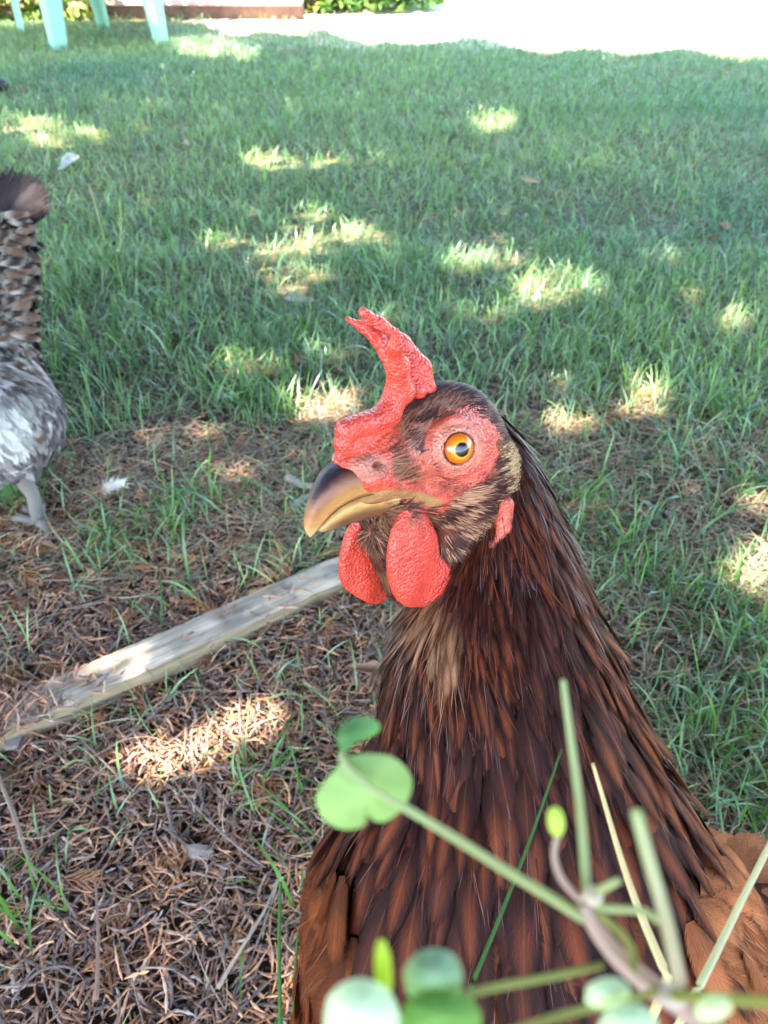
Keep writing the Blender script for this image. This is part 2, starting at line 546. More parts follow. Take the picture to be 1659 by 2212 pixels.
b.color(c); b.set(rough=0.9, spec=0.1)
b.bump(n1, 0.6, 0.004)
obj('lawn_ground', mesh('lawn_ground', gV, gF, b.m), kind='structure')

# ================================================================== HEN
YAW, PIT, ROL = 40, 5, 8
def head_frame():
    y = math.radians(YAW)
    F = np.array([-math.cos(y), -math.sin(y), 0]); L = np.array([math.sin(y), -math.cos(y), 0]); U = np.array([0, 0, 1.])
    a = math.radians(PIT); F, U = math.cos(a)*F+math.sin(a)*U, math.cos(a)*U-math.sin(a)*F
    a = math.radians(ROL); L, U = math.cos(a)*L+math.sin(a)*U, math.cos(a)*U-math.sin(a)*L
    return F, L, U
HF, HLv, HU = head_frame()
HO = P(925, 975, 0.255)
HM = np.stack([HF, HLv, HU])            # rows: local axes in world
def h2w(p): return HO+(np.asarray(p)*0.01)@HM
def w2h(w): return ((np.asarray(w)-HO)@HM.T)*100
def HL(u, v, l):
    r = ray(u, v)
    t = (np.dot(HO-CC, HLv)+l*0.01)/(r@HLv)
    return w2h(CC+t*r)

hen = thing('hen', 'rust-brown hen close up with red comb and orange eye looking left', 'hen', (0.10, 0.16, 0))
eyeC = HL(990, 968, 1.62)
toC = norm((CC-h2w(eyeC))@HM.T)
eyeN = norm(np.array([0, 1, 0])*0.55+toC*0.6)
ballC = eyeC-eyeN*0.2
mir = np.array([1, -1, 1])
nosC = HL(798, 1008, 0.56)
def sym(p):
    q = p.copy(); q[:, 1] = np.abs(q[:, 1]); return q
ear0, ear1, ear2 = HL(1098, 1085, 1.55), HL(1092, 1135, 1.6), HL(1060, 1185, 1.45)
gape = HL(945, 1085, 1.0)
jawC = HL(1000, 1165, 0.95)
THR0, THR1 = HL(822, 1150, 0), HL(905, 1290, 0)
WR0, WR1 = HL(884, 1080, .74), HL(880, 1112, .80)
def head_sdf(p):
    q = sym(p)
    d = ell(q, (-0.52, 0, 0.40), (2.08, 1.66, 1.68))
    d = smin(d, ell(q, (1.3, 0, 0.25), (2.1, 1.1, 1.25)), 0.6)
    d = smin(d, ell(q, (2.55, 0, -0.05), (1.1, 0.72, 0.85)), 0.5)
    d = smin(d, ell(q, (-0.8, 0.75, -1.1), (1.7, 0.85, 1.35)), 0.6)
    d = smin(d, ell(q, (0.6, 0.25, -1.35), (1.7, 0.75, 0.75)), 0.5)
    d = smin(d, caps(q, gape+np.array([-.15, -.1, .05]), HL(860, 1050, .8), 0.22, 0.2), 0.25)
    d = smin(d, caps(q, (-1.3, 0, -1.2), (-2.6, 0, -4.5), 1.75, 2.2), 1.0)
    d = smin(d, caps(q, (-1.35, 0, -.1), (-2.75, 0, -2.1), 1.3, 1.6), .6)
    d = smin(d, caps(q, THR0, THR1, .50, .95), .4)
    d = smin(d, caps(q, WR0, WR1, .20, .26), .15)
    e = np.linalg.norm(q-ballC, axis=-1)
    d = smin(d, np.linalg.norm(q-(ballC-eyeN*0.32), axis=-1)-0.86, 0.35)
    d = smin(d, ell(q, jawC, (1.15, 0.62, 0.95)), 0.5)
    # outer ridge round the eye
    w_ = q-eyeC; h_ = w_@eyeN; rr = np.sqrt(np.maximum((w_*w_).sum(-1)-h_*h_, 0))
    d = smin(d, np.hypot(rr-0.88, h_+0.16)-0.10, 0.15)
    d = np.maximum(d, -np.minimum(e-0.565, np.maximum(rr-0.535, -h_-0.1)))
    d = smin(d, np.hypot(rr-0.55, h_+0.02)-0.07, 0.06)
    d = smin(d, caps(q, HL(754, 1003, .12), HL(800, 1030, .60), .30, .33), 0.25)
    d = smin(d, caps(q, HL(800, 1030, .60), HL(870, 1042, .80), .33, .25), 0.25)
    # nostril cover and slit
    d = smin(d, ell(q, nosC, (0.52, 0.22, 0.34)), 0.12)
    d = np.maximum(d, -ell(q, HL(816, 1004, 0.78), (0.2, 0.3, 0.09)))
    return d
hV, hF, hN = surface_nets(head_sdf, (-3.9, -2.5, -4.6), (3.9, 2.5, 2.6), 0.07)
hVw = h2w(hV)
hNw = hN@HM
hu, hv, hz = proj(h2w(np.stack([hV[:, 0], np.abs(hV[:, 1]), hV[:, 2]], 1)))   # symmetrical anatomy: read both sides from the near one
def softpoly(u, v, poly, s=14):
    return np.clip(0.5-polysd(u, v, poly)/(2*s), 0, 1)
FACE = [(700, 900), (800, 890), (862, 868), (880, 905), (862, 960), (855, 1015), (900, 1045), (970, 1075), (985, 1110), (950, 1125), (905, 1125), (872, 1125), (850, 1095), (790, 1085), (740, 1040), (700, 1000)]
ZONE = [(845, 905), (880, 985), (905, 990), (930, 960), (955, 1015), (1000, 1042), (1070, 1012), (1085, 1050), (1010, 1075), (960, 1085), (905, 1060), (850, 1010)]
LORE = [(845, 960), (865, 900), (890, 880), (930, 930), (955, 1000), (1000, 1035), (1075, 1010), (1090, 1060), (1020, 1095), (960, 1060), (890, 1035)]
EYER = np.hypot((hu-992)/1.0, (hv-966)/1.05)
hu0, hv0 = hu.copy(), hv.copy()
hu = hu+(vnoise(hV, 3.2)-.5)*34; hv = hv+(vnoise(hV+7, 3.2)-.5)*34
red = softpoly(hu, hv, FACE, 26)
ring = sstep(92, 62, EYER)*np.where(hu > 985, 1, 0.5)
ring = np.maximum(ring, sstep(100, 82, np.hypot((hu-1005)/0.85, hv-955))*(hu > 985))
red = np.maximum(red, ring)
lore = softpoly(hu, hv, LORE, 22)*(1-red)
cRed = np.array([0.49, 0.066, 0.036]); cPink = np.array([0.5, 0.16, 0.11]); cDark = np.array([0.12, 0.040, 0.026])
hc = cDark*np.ones((len(hV), 1))
hc = hc*(1-lore[:, None]*.95)+cPink*0.85*lore[:, None]*.95
zn = softpoly(hu, hv, ZONE, 12)[:, None]*(1-red[:, None])
hc = hc*(1-zn)+np.array([.32, .070, .044])*(.5+1.0*vnoise(hV, 7.0)[:, None])*zn
hc = hc*(1-red[:, None])+cRed*red[:, None]*(.72+.56*vnoise(hV, 6.0)[:, None])
hu, hv = hu0, hv0
EYER = np.hypot(hu-992, (hv-966)/1.05)
# paler lids, nostril cover
lid = sstep(50, 44, EYER)+sstep(62, 56, EYER)*0.5
lid = np.clip(lid, 0, 1)[:, None]*0.75
hc = hc*(1-lid)+np.array([0.52, 0.2, 0.13])*lid
nos = sstep(46, 34, np.hypot((hu-798)*0.95, (hv-1008)*1.35))[:, None]
hc = hc*(1-nos)+np.array([0.36, 0.13, 0.09])*nos
gl_ = [(768, 1080), (839, 1068), (896, 1071), (944, 1087)]
gd = np.full(hu.shape, 1e9)
for (x0, y0), (x1, y1) in zip(gl_[:-1], gl_[1:]):
    t_ = np.clip(((hu-x0)*(x1-x0)+(hv-y0)*(y1-y0))/((x1-x0)**2+(y1-y0)**2), 0, 1)
    gd = np.minimum(gd, np.hypot(hu-x0-t_*(x1-x0), hv-y0-t_*(y1-y0)))
gk = sstep(15, 8, gd)[:, None]
hc = hc*(1-gk)+np.array([.30, .155, .065])*gk
# feather tracts across the skin
nz = vnoise(hV, 2.2)[:, None]
hc = hc*(0.8+0.4*nz)

# neck rings read from the silhouette (left u,v, right u,v, depth)
RINGS = np.array([
 (1000, 1150, 1068, 874, .271), (925, 1260, 1156, 985, .275), (850, 1360, 1238, 1180, .280), (822, 1460, 1308, 1350, .283), (818, 1560, 1372, 1505, .287),
 (796, 1650, 1436, 1640, .291), (742, 1745, 1504, 1745, .295), (700, 1825, 1562, 1830, .299), (672, 1915, 1612, 1915, .303), (655, 2020, 1640, 2010, .307),
 (644, 2130, 1665, 2110, .311), (642, 2250, 1690, 2230, .315), (670, 2380, 1700, 2360, .32)], float)
NR = len(RINGS)
def ring_at(t):
    pts = RINGS; t = np.clip(np.asarray(t, float), 0, NR-1.001)
    i = t.astype(int); f = (t-i)[:, None]
    p0 = pts[np.maximum(i-1, 0)]; p1 = pts[i]; p2 = pts[i+1]; p3 = pts[np.minimum(i+2, NR-1)]
    return 0.5*((2*p1)+(-p0+p2)*f+(2*p0-5*p1+4*p2-p3)*f*f+(-p0+3*p1-3*p2+p3)*f**3)
def neck_c(t):
    r = ring_at(t)
    a = P(r[:, 0], r[:, 1], r[:, 4]); c = P(r[:, 2], r[:, 3], r[:, 4])
    return (a+c)/2, (c-a)/2
SHR = 0.955     # the skin lies inside the silhouette of the feathers
def neck_pt(t, ph, s=SHR):
    t = np.asarray(t, float); ph = np.asarray(ph, float)
    c, a = neck_c(t)
    c1, _ = neck_c(t+0.15); c0, _ = neck_c(np.maximum(t-0.15, 0))
    T = norm(c1-c0)
    bdir = norm(np.cross(T, a)); bdir *= np.sign(((CC-c)*bdir).sum(-1, keepdims=True))
    bl = np.linalg.norm(a, axis=-1, keepdims=True)*np.interp(t, [0, 1, 3.5], [.40, .5, .82])[:, None]
    return c+s*(a*np.cos(ph)[:, None]+bdir*bl*np.sin(ph)[:, None])
# body of the hen as one continuous skin: neck + trunk + thighs
BODY_C = np.array([0.165, 0.125, 0.195])
BAX = norm(np.array([0.95, -0.22, -0.12])); BSD = norm(np.cross(np.array([0, 0, 1.]), BAX)); BUP = np.cross(BAX, BSD)
BM = np.stack([BAX, BSD, BUP])
nt_ = np.linspace(0, NR-1.01, 26)
nc_, na_ = neck_c(nt_)
def body_sdf(p):
    d = np.full(len(p), 1e3)
    for i in range(len(nt_)-1):
        c0, c1 = nc_[i], nc_[i+1]
        k0, k1 = np.interp(nt_[i:i+2], [0, 1, 3.5], [.42, .5, .72]); a0 = np.linalg.norm(na_[i])*k0; a1 = np.linalg.norm(na_[i+1])*k1
        d = np.minimum(d, caps(p, c0, c1, a0*0.97, a1*0.97))
    q = (p-BODY_C)@BM.T
    d = smin(d, ell(q, (0.02, 0, 0), (0.165, 0.088, 0.085)), 0.02)
    d = smin(d, ell(q, (0.16, 0, 0.03), (0.09, 0.05, 0.05)), 0.04)
    for s in (-1, 1):
        d = smin(d, ell(q, (-0.0, 0.045*s, -0.08), (0.05, 0.035, 0.06)), 0.03)
    return d
bV, bF, bN = surface_nets(body_sdf, (-0.13, -0.08, 0.03), (0.46, 0.36, 0.5), 0.0055)
# head and trunk joined in one skin
allV, allF = merge([(hVw, hF), (bV, bF)])
bu, bv, bz = proj(bV)
bcol = np.tile(np.array([0.05, 0.018, 0.012]), (len(bV), 1))
lowb = sstep(1950, 2100, bv)[:, None]
bcol = bcol*(1-lowb)+np.array([0.22, 0.08, 0.03])*lowb
body_o = obj('body', mesh('hen_body', allV, allF, M_SKIN, np.concatenate([hc, bcol])), hen)

# ---- comb
def jag(p, amp, s): return amp*(0.5-worley(p, s))
def comb_sdf(p):
    d = None
    def st(pts, rads, k=0.16):
        nonlocal d
        pts = [HL(*q) for q in pts]
        for i in range(len(pts)-1):
            x = caps(p, pts[i], pts[i+1], rads[i], rads[i+1])
            d = x if d is None else smin(d, x, k)
    st([(748, 928, .0), (795, 915, 0), (838, 893, 0), (858, 850, -.05), (857, 795, .10), (853, 750, .35), (857, 714, .55)], [.34, .36, .40, .38, .30, .19, .06])
    st([(742, 958, 0), (770, 965, 0), (830, 940, 0)], [.30, .34, .4])
    st([(735, 985, 0), (752, 975, 0)], [.16, .22])
    st([(926, 836, -.05), (910, 795, -.35), (868, 742, -.8), (822, 702, -1.15), (784, 674, -1.3)], [.24, .30, .26, .20, .13])
    st([(875, 850, 0), (858, 790, -.3), (818, 735, -.9), (785, 708, -1.3), (750, 689, -1.5)], [.30, .34, .21, .12, .085])
    st([(905, 845, 0), (885, 795, -.40), (845, 738, -.95)], [.24, .22, .17])
    return d
def comb_full(p): return comb_sdf(p)+jag(p, 0.012, 11.0)-0.05*(vnoise(p, 2.5)-.5)
cV, cF, cN = surface_nets(comb_full, (-2.5, -3.2, 0.3), (4.6, 1.4, 6.0), 0.045, 1)
ct = vnoise(cV, 1.8)[:, None]
ccol = np.array([0.53, 0.050, 0.027])*(0.85+0.3*ct)
obj('comb', mesh('comb', h2w(cV), cF, M_COMB, ccol), hen)

# ---- wattles
def wattle(outline, l0, tilt, r, nm):
    pl = np.array([HL(u, v, l0) for u, v in outline])
    poly = smooth_curve(np.concatenate([pl, pl[:1]]), 60)[:-1][:, [0, 2]]
    top = pl[:, 2].max(); bot = pl[:, 2].min()
    def f(p):
        d2 = polysd(p[:, 0], p[:, 2], poly)
        hgt = np.clip((top-p[:, 2])/(top-bot), 0, 1)
        ll = p[:, 1]-l0-tilt*np.sin(hgt*2.6)-0.10*np.sin(p[:, 0]*3.2+p[:, 2]*1.3)*hgt
        thick = 0.10*np.clip(-d2*1.6, 0, 1)
        a = np.maximum(d2+r, 0); c = np.maximum(np.abs(ll)-thick, 0)
        return (np.hypot(a, c)-r)*0.8+jag(p, 0.010, 10.0)
    lo = np.array([poly[:, 0].min()-.3, l0-1.0, bot-.3]); hi = np.array([poly[:, 0].max()+.3, l0+1.0, top+.3])
    V, F, N = surface_nets(f, lo, hi, 0.06, 1)
    t = vnoise(V, 1.6)[:, None]
    c = np.array([0.51, 0.047, 0.027])*(0.85+0.3*t)
    obj('wattle', mesh(nm, h2w(V), F, M_COMB, c), hen)
wattle([(900, 1085), (872, 1098), (848, 1140), (833, 1195), (833, 1250), (848, 1290), (885, 1309), (928, 1300), (958, 1272), (967, 1238), (957, 1208), (940, 1192), (934, 1150), (920, 1115)], 0.85, 0.22, 0.2, 'near_wattle')
wattle([(772, 1120), (752, 1150), (742, 1195), (740, 1240), (752, 1275), (785, 1298), (815, 1309), (836, 1295), (850, 1255), (838, 1215), (812, 1180), (790, 1140)], -0.62, -0.15, 0.17, 'far_wattle')

# ---- ear lobes
def on_skin(u, v, out):
    r = ray(u, v); tt_ = np.linspace(.20, .32, 1500)
    q = w2h(CC+tt_[:, None]*r[None]); k = np.argmax(head_sdf(q) < 0)
    return q[k]-norm(w2h(HO+r)) * out
ear0, ear1, ear2, ear3 = on_skin(1092, 1090, .16), on_skin(1086, 1135, .20), on_skin(1062, 1178, .18), on_skin(1050, 1202, .08)
def lobe_sdf(p):
    q = sym(p)
    d = caps(q, ear0, ear1, .28, .32)
    d = smin(d, caps(q, ear1, ear2, .26, .26), .12)
    d = smin(d, caps(q, ear2, ear3, .22, .1), .1)
    return d+jag(q, 0.03, 4.0)
for sgn in (1, -1):
    lo = np.minimum(np.minimum(ear0, ear1), ear2)-.6; hi = np.maximum(np.maximum(ear0, ear1), ear2)+.6
    V, F, N = surface_nets(lobe_sdf, lo, hi, 0.06, 1)
    if sgn < 0: V = V*mir; F = F[:, ::-1]
    obj('ear_lobe', mesh('ear_lobe', h2w(V), F, M_SKIN, np.array([0.42, 0.075, 0.045])*(0.8+0.4*vnoise(V, 3)[:, None])), hen)

# ---- eyes
b = NB('eye')
oc = obj_coord(b)
sp = b.n('ShaderNodeSeparateXYZ'); b.l(oc, sp.inputs[0])
rad = b.math('SQRT', b.math('ADD', b.math('POWER', sp.outputs[0], 2), b.math('POWER', sp.outputs[1], 2)))
nn = b.noise(oc, 2500, 3)
rad = b.math('MULTIPLY_ADD', b.math('SUBTRACT', nn, 0.5), 0.0006, rad)
b.color(b.ramp(b.math('MULTIPLY', rad, 182), [(0.0, (0.003, 0.003, 0.004)), (0.375, (0.003, 0.003, 0.004)), (0.41, (0.30, 0.16, 0.03)), (0.48, (0.58, 0.25, 0.022)), (0.58, (0.56, 0.15, 0.006)), (0.82, (0.44, 0.075, 0.003)), (0.865, (0.07, 0.02, 0.01)), (0.9, (0.03, 0.015, 0.012)), (0.96, (0.4, 0.25, 0.22))]))
b.set(rough=0.25, spec=0.5, coat=0.4); b.b.inputs['Coat Roughness'].default_value = 0.02
th = np.linspace(0, math.pi, 33); ph = np.linspace(0, 2*math.pi, 49)[:-1]
sV = np.stack([np.sin(th)[:, None]*np.cos(ph), np.sin(th)[:, None]*np.sin(ph), np.cos(th)[:, None]+0*ph], -1).reshape(-1, 3)*0.0055
i = np.arange(32)[:, None]*48; j = np.arange(48)[None]
sF = np.stack([i+j, i+48+j, i+48+(j+1) % 48, i+(j+1) % 48], -1).reshape(-1, 4)
eye_me = mesh('eye', sV, sF, b.m)
for sgn in (1, -1):
    c = ballC*np.array([1, sgn, 1]); n_ = eyeN*np.array([1, sgn, 1])
    o = obj('eye', eye_me, hen)
    o.rotation_euler = Vector(n_@HM).to_track_quat('Z', 'Y').to_euler()
    o.location = Vector(h2w(c))-Vector(hen.location)

# ---- beak
def beak_half(Cs, Ts, prof, name, colf):
    C_ = np.array([HL(u, v, 0) for u, v in Cs]); T_ = np.array([HL(u, v, l) for u, v, l in Ts])
    n = 36
    C_ = smooth_curve(C_, n); T_ = smooth_curve(T_, n)
    k = 9
    th = np.linspace(0, math.pi/2, k)
    rows = []
    for q in range(n):
        half = []
        for a in th:
            s = math.sin(a)**prof; cc = math.cos(a)
            half.append((T_[q, 0]+(C_[q, 0]-T_[q, 0])*cc, T_[q, 1]*s, T_[q, 2]+(C_[q, 2]-T_[q, 2])*cc))
        half = np.array(half)
        rows.append(np.concatenate([half[::-1], half[1:]*mir]))
    V = np.array(rows); m = 2*k-1
    i = np.arange(n-1)[:, None]*m; j = np.arange(m-1)[None]
    F = [np.stack([i+j, i+j+1, i+m+j+1, i+m+j], -1).reshape(-1, 4)]
    # close the mouth side
    i = np.arange(n-1)*m
    F.append(np.stack([i, i+m, i+m+m-1, i+m-1], -1))
    ang = np.abs(np.linspace(-1, 1, m))[None].repeat(n, 0)
    s = np.linspace(0, 1, n)[:, None].repeat(m, 1)
    return obj(name, mesh(name, h2w(V.reshape(-1, 3)), F, M_BEAK, colf(s, ang).reshape(-1, 3)), hen)
b = NB('beak_horn')
oc = obj_coord(b)
mp = b.n('ShaderNodeMapping'); mp.inputs['Scale'].default_value = (300, 300, 900); b.l(oc, mp.inputs[0])
n1 = b.noise(mp.outputs[0], 1.0, 3)
b.color(b.mix(1.0, b.attr('Col'), b.ramp(n1, [(0.3, (0.82, 0.8, 0.78)), (0.7, (1.1, 1.1, 1.1))]), 'MULTIPLY'))
b.set(rough=0.42, spec=0.3, sss=0.15); b.b.inputs['Subsurface Radius'].default_value = (0.003, 0.0015, 0.0008); b.b.inputs['Subsurface Scale'].default_value = 0.4
b.bump(n1, 0.4, 0.0004)
M_BEAK = b.m
def upcol(s, a):
    s = s[..., None]; a = a[..., None]
    dark = np.array([0.016, 0.009, 0.014]); tan = np.array([0.36, 0.17, 0.05]); cream = np.array([0.50, 0.31, 0.14]); mau = np.array([0.19, 0.075, 0.035])
    k = sstep(0.54, 0.10, a+0.9*sstep(0.45, 0.95, s)-0.25*sstep(0.3, 0.0, s))
    c = tan+(mau-tan)*sstep(0.9, 0.4, a)*(1-sstep(.55, .9, s))
    c = c+(dark-c)*k
    c = c+(cream-c)*sstep(0.72, 0.97, s)*0.9
    c = c*(1-0.75*sstep(0.93, 1.0, a)*(1-sstep(.6, .8, s)))
    return c
beak_half([(812, 1012), (775, 1012), (737, 1003), (708, 1023), (688, 1050), (671, 1085), (661, 1122), (660, 1146), (669, 1160)],
          [(945, 1086, 1.03), (896, 1072, .97), (839, 1066, .86), (790, 1073, .72), (748, 1090, .56), (718, 1112, .40), (697, 1134, .25), (682, 1150, .13), (672, 1160, .03)], 0.62, 'upper_beak', upcol)
def lowcol(s, a):
    s = s[..., None]; a = a[..., None]
    y = np.array([0.46, 0.27, 0.085]); br = np.array([0.13, 0.055, 0.024])
    c = br+(y-br)*sstep(0.66, 0.92, a)
    return c+(np.array([0.42, 0.28, 0.12])-c)*sstep(.6, 1, s)
beak_half([(925, 1124), (880, 1115), (838, 1108), (800, 1113), (765, 1124), (735, 1135), (710, 1144), (697, 1148), (690, 1148)],
          [(940, 1090, .90), (896, 1079, .80), (839, 1074, .66), (790, 1081, .52), (750, 1097, .38), (722, 1117, .26), (704, 1133, .16), (694, 1142, .08), (688, 1147, .02)], 0.6, 'lower_beak', lowcol)

# ---- bristles and short head feathers (one soft coat)
tri_c = hVw[hF].mean(1); tri_n = norm(hNw[hF].mean(1))
A4 = np.linalg.norm(np.cross(hVw[hF[:, 2]]-hVw[hF[:, 0]], hVw[hF[:, 3]]-hVw[hF[:, 1]]), axis=-1)
def pick(n, wt):
    pr = A4*wt; pr = pr/pr.sum()
    i = rng.choice(len(hF), n, p=pr)
    a = rng.random((n, 1)); c = rng.random((n, 1))
    q = hVw[hF[i]]
    return i, (q[:, 0]*(1-a)+q[:, 1]*a)*(1-c)+(q[:, 3]*(1-a)+q[:, 2]*a)*c
fu, fv = hu[hF].mean(1), hv[hF].mean(1)
fl = hV[hF].mean(1)
redf = red[hF].mean(1); loref = lore[hF].mean(1)
BROW = [(866, 880), (890, 862), (940, 826), (1010, 826), (1075, 880), (1130, 975), (1085, 965), (1062, 915), (1010, 890), (965, 900), (925, 935), (905, 985), (880, 975)]
CHEEK = [(955, 1085), (1000, 1062), (1075, 1030), (1120, 1050), (1110, 1068), (1068, 1090), (1058, 1140), (1040, 1190), (1035, 1290), (985, 1290), (960, 1230), (945, 1180), (925, 1125)]
TUFT = [(1078, 972), (1100, 962), (1128, 1000), (1142, 1030), (1130, 1064), (1100, 1078), (1078, 1050)]
back = -HF
GAPE_LINE = [(768, 1080), (839, 1068), (896, 1071), (944, 1087)]
def linedist(u, v, L):
    d = np.full(np.shape(u), 1e9)
    for (x0, y0), (x1, y1) in zip(L[:-1], L[1:]):
        t = np.clip(((u-x0)*(x1-x0)+(v-y0)*(y1-y0))/((x1-x0)**2+(y1-y0)**2), 0, 1)
        d = np.minimum(d, np.hypot(u-x0-t*(x1-x0), v-y0-t*(y1-y0)))
    return d
GAPF = linedist(fu, fv, GAPE_LINE)
brow = inpoly(fu, fv, BROW); cheek = inpoly(fu, fv, CHEEK); tuft = inpoly(fu, fv, TUFT)
SV = []
def add_strands(n, wt, L, W, bend, colfn, dirfn, jit=0.15):
    i, r = pick(n, wt)
    nn = tri_n[i]
    d = dirfn(i, r)+rng.normal(0, jit, (n, 3))
    d = norm(d-nn*((d*nn).sum(-1, keepdims=True)))
    d = norm(d+nn*0.18)
    V, F, C = strands(r-nn*0.0003, d, nn, L*rng.uniform(.6, 1.25, n), W*rng.uniform(.6, 1.3, n), bend*rng.uniform(.2, 1, n), colfn(i, r))
    SV.append((V, F, C))
def dir_back(i, r):
    d = np.tile(back, (len(i), 1))
    below = sstep(1040, 1200, fv[i])[:, None]
    d = d-HU*0.9*below+HU*0.1*(1-below)
    # sweep round the eye
    ex = fu[i]-992; ey = fv[i]-966; er = np.hypot(ex, ey)
    k = (sstep(170, 60, er)*(ey < 30))[:, None]
    return d+HU*(k*0.5*(ex < 0)[:, None])-HU*(k*0.7*(ex > 20)[:, None])
def dark_mix(i, r, tan_share=0.25, tan=(0.30, 0.16, 0.085), dk=(0.030, 0.013, 0.012)):
    p = w2h(r)
    # clumped streaks running along the feather direction
    q = np.stack([p[:, 0]*0.9, p[:, 1]*2.5, (p[:, 2]+0.25*p[:, 0])*4.5], 1)
    k = sstep(1-tan_share-.12, 1-tan_share+.08, vnoise(q, 1.0)+rng.normal(0, .12, len(i)))[:, None]
    c = np.array(dk)*(1-k)+np.array(tan)*k
    return c*rng.uniform(.6, 1.5, (len(i), 1))
zone = inpoly(fu, fv, ZONE)
eyf = np.hypot(fu-990, fv-968)
clear = sstep(74, 92, eyf)
w_all = clear*(~zone)*(GAPF > 16)*(1-redf)*(1-loref)*(~brow)*(~cheek)*(~tuft)
add_strands(26000, w_all*(fl[:, 0] < 2.6)*np.where(fl[:, 2] < -3.6, .6, 1.1), 0.0062, 0.00036, 0.38, lambda i, r: dark_mix(i, r, .45, (0.17, 0.072, 0.038), (0.048, 0.018, 0.012)), dir_back, .26)
add_strands(4800, brow*clear, 0.0038, 0.00034, 0.16, lambda i, r: dark_mix(i, r, .34, (0.20, 0.10, 0.07), (0.04, 0.017, 0.016)), dir_back, 0.14)
add_strands(4600, cheek*(GAPF > 16)*1.0, 0.0055, 0.00034, 0.12, lambda i, r: dark_mix(i, r, .55-.35*sstep(1150, 1230, fv[i]).mean(), (0.32, 0.16, 0.09), (0.042, 0.016, 0.013)), dir_back, 0.12)
add_strands(3200, np.clip(loref*(~zone)*.6+zone*sstep(58, 75, eyf)+.12*redf*(fu > 850)*(fu < 960), 0, 1)*(GAPF > 16), 0.0020, 0.00030, 0.10, lambda i, r: dark_mix(i, r, .35, (0.26, 0.075, 0.05), (0.06, 0.02, 0.018)), dir_back, 0.18)
ringf = (redf > .4)*(np.hypot(fu-992, fv-966) > 60)*(np.hypot(fu-992, fv-966) < 110)*(fu > 940)
add_strands(700, ringf*1.0, 0.0016, 0.00020, 0.10, lambda i, r: np.tile(np.array([0.09, 0.025, 0.03]), (len(i), 1))*rng.uniform(.6, 1.6, (len(i), 1)), dir_back, 0.2)
add_strands(2600, tuft*1.0, 0.0046, 0.00036, 0.45, lambda i, r: np.array([0.44, 0.27, 0.135])*rng.uniform(.35, 1.3, (len(i), 1)), lambda i, r: np.tile(back*1.0+HLv*0.35+HU*0.12, (len(i), 1)), 0.16)
V, F = merge([(s[0], s[1]) for s in SV])
b = NB('bristle')
b.color(b.attr('Col')); b.set(rough=0.5, spec=0.12)
M_BRISTLE = b.m
obj('head_plumage', mesh('head_plumage', V, F, M_BRISTLE, np.concatenate([s[2] for s in SV])), hen, kind='stuff')

# ---- neck hackle and breast feathers
root, dirs, nrm, LL, WW, cols, edges = [], [], [], [], [], [], []
def wcurve(t): return np.interp(t, [0, 1.5, 3, 4.5, 6, 7.5, 9], [.0026, .0032, .0052, .0082, .0100, .0112, .012])
def lcurve(t): return np.interp(t, [0, 1.5, 3, 4.5, 6, 7.5, 9], [.014, .020, .028, .038, .044, .044, .044])
t = 0.05
while t < 6.9:
    c, a = neck_c(np.array([t])); A = np.linalg.norm(a)
    W = wcurve(t); circ = 2*math.pi*A*0.91
    n = int(circ/W*np.interp(t, [0, 2, 4], [2.2, 1.9, 1.45]))
    ph = (np.arange(n)+rng.random(n)*.9)/n*2*math.pi
    keep = (np.sin(ph) > -0.55) | (rng.random(n) < .5)
    ph = ph[keep]; n = len(ph)
    tt_ = t+rng.normal(0, .11, n); tt_ = np.clip(tt_, 0.01, 9)
    p0 = neck_pt(tt_, ph); p1 = neck_pt(np.minimum(tt_+lcurve(t)/0.0178, 11.9), ph)
    pa = neck_pt(tt_, ph+0.05); pb = neck_pt(tt_, ph-0.05)
    d = norm(p1-p0); nn = norm(np.cross(pa-pb, d))
    c0, _ = neck_c(tt_)
    nn *= np.sign(((p0-c0)*nn).sum(-1, keepdims=True))
    root.append(p0-nn*0.001); dirs.append(norm(d+rng.normal(0, .095, (n, 3)))); nrm.append(norm(nn+rng.normal(0, .12, (n, 3))))
    LL.append(lcurve(t)*rng.uniform(.7, 1.25, n)); WW.append(W*rng.uniform(.75, 1.4, n)*1.15)
    u, v, z = proj(p0+d*lcurve(t)*0.6)
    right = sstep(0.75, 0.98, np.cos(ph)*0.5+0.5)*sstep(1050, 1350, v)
    rnd = rng.random(n)
    c_dark = np.array([0.044, 0.0070, 0.0030]); c_rust = np.array([0.128, 0.027, 0.0062]); c_or = np.array([0.225, 0.058, 0.0125])
    blot = noise2(u/130, v/190, 1.0, 3.0)
    kr = np.clip((rnd < 0.10+0.75*sstep(.35, .7, blot)+0.15*sstep(1500, 1900, v)).astype(float)*0.8+right, 0, 1)[:, None]
    kr = kr*rng.uniform(.45, 1.0, (n, 1))
    cc = (c_dark*(1+.6*sstep(1700, 2000, v))[:, None])*(1-kr)+c_rust*kr
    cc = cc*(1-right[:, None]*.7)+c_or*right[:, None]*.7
    thr = softpoly(u, v, [(875, 1300), (945, 1290), (990, 1390), (985, 1475), (940, 1455), (905, 1380)], 12)[:, None]*(np.sin(ph) > 0)[:, None]
    cc = cc*(1-thr)+np.array([0.25, 0.125, 0.062])*thr
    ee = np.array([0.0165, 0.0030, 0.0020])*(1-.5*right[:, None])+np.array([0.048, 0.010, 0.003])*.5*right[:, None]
    ee = ee*(1-thr)+np.array([0.14, 0.06, 0.03])*thr
    f_ = rng.uniform(.65, 1.35, (n, 1))
    cols.append(cc*f_); edges.append(ee*np.ones((n, 1)))
    t += np.interp(t, [0, 2, 3.5, 5, 8], [.16, .17, .26, .34, .36])
NH = sum(len(x) for x in root)
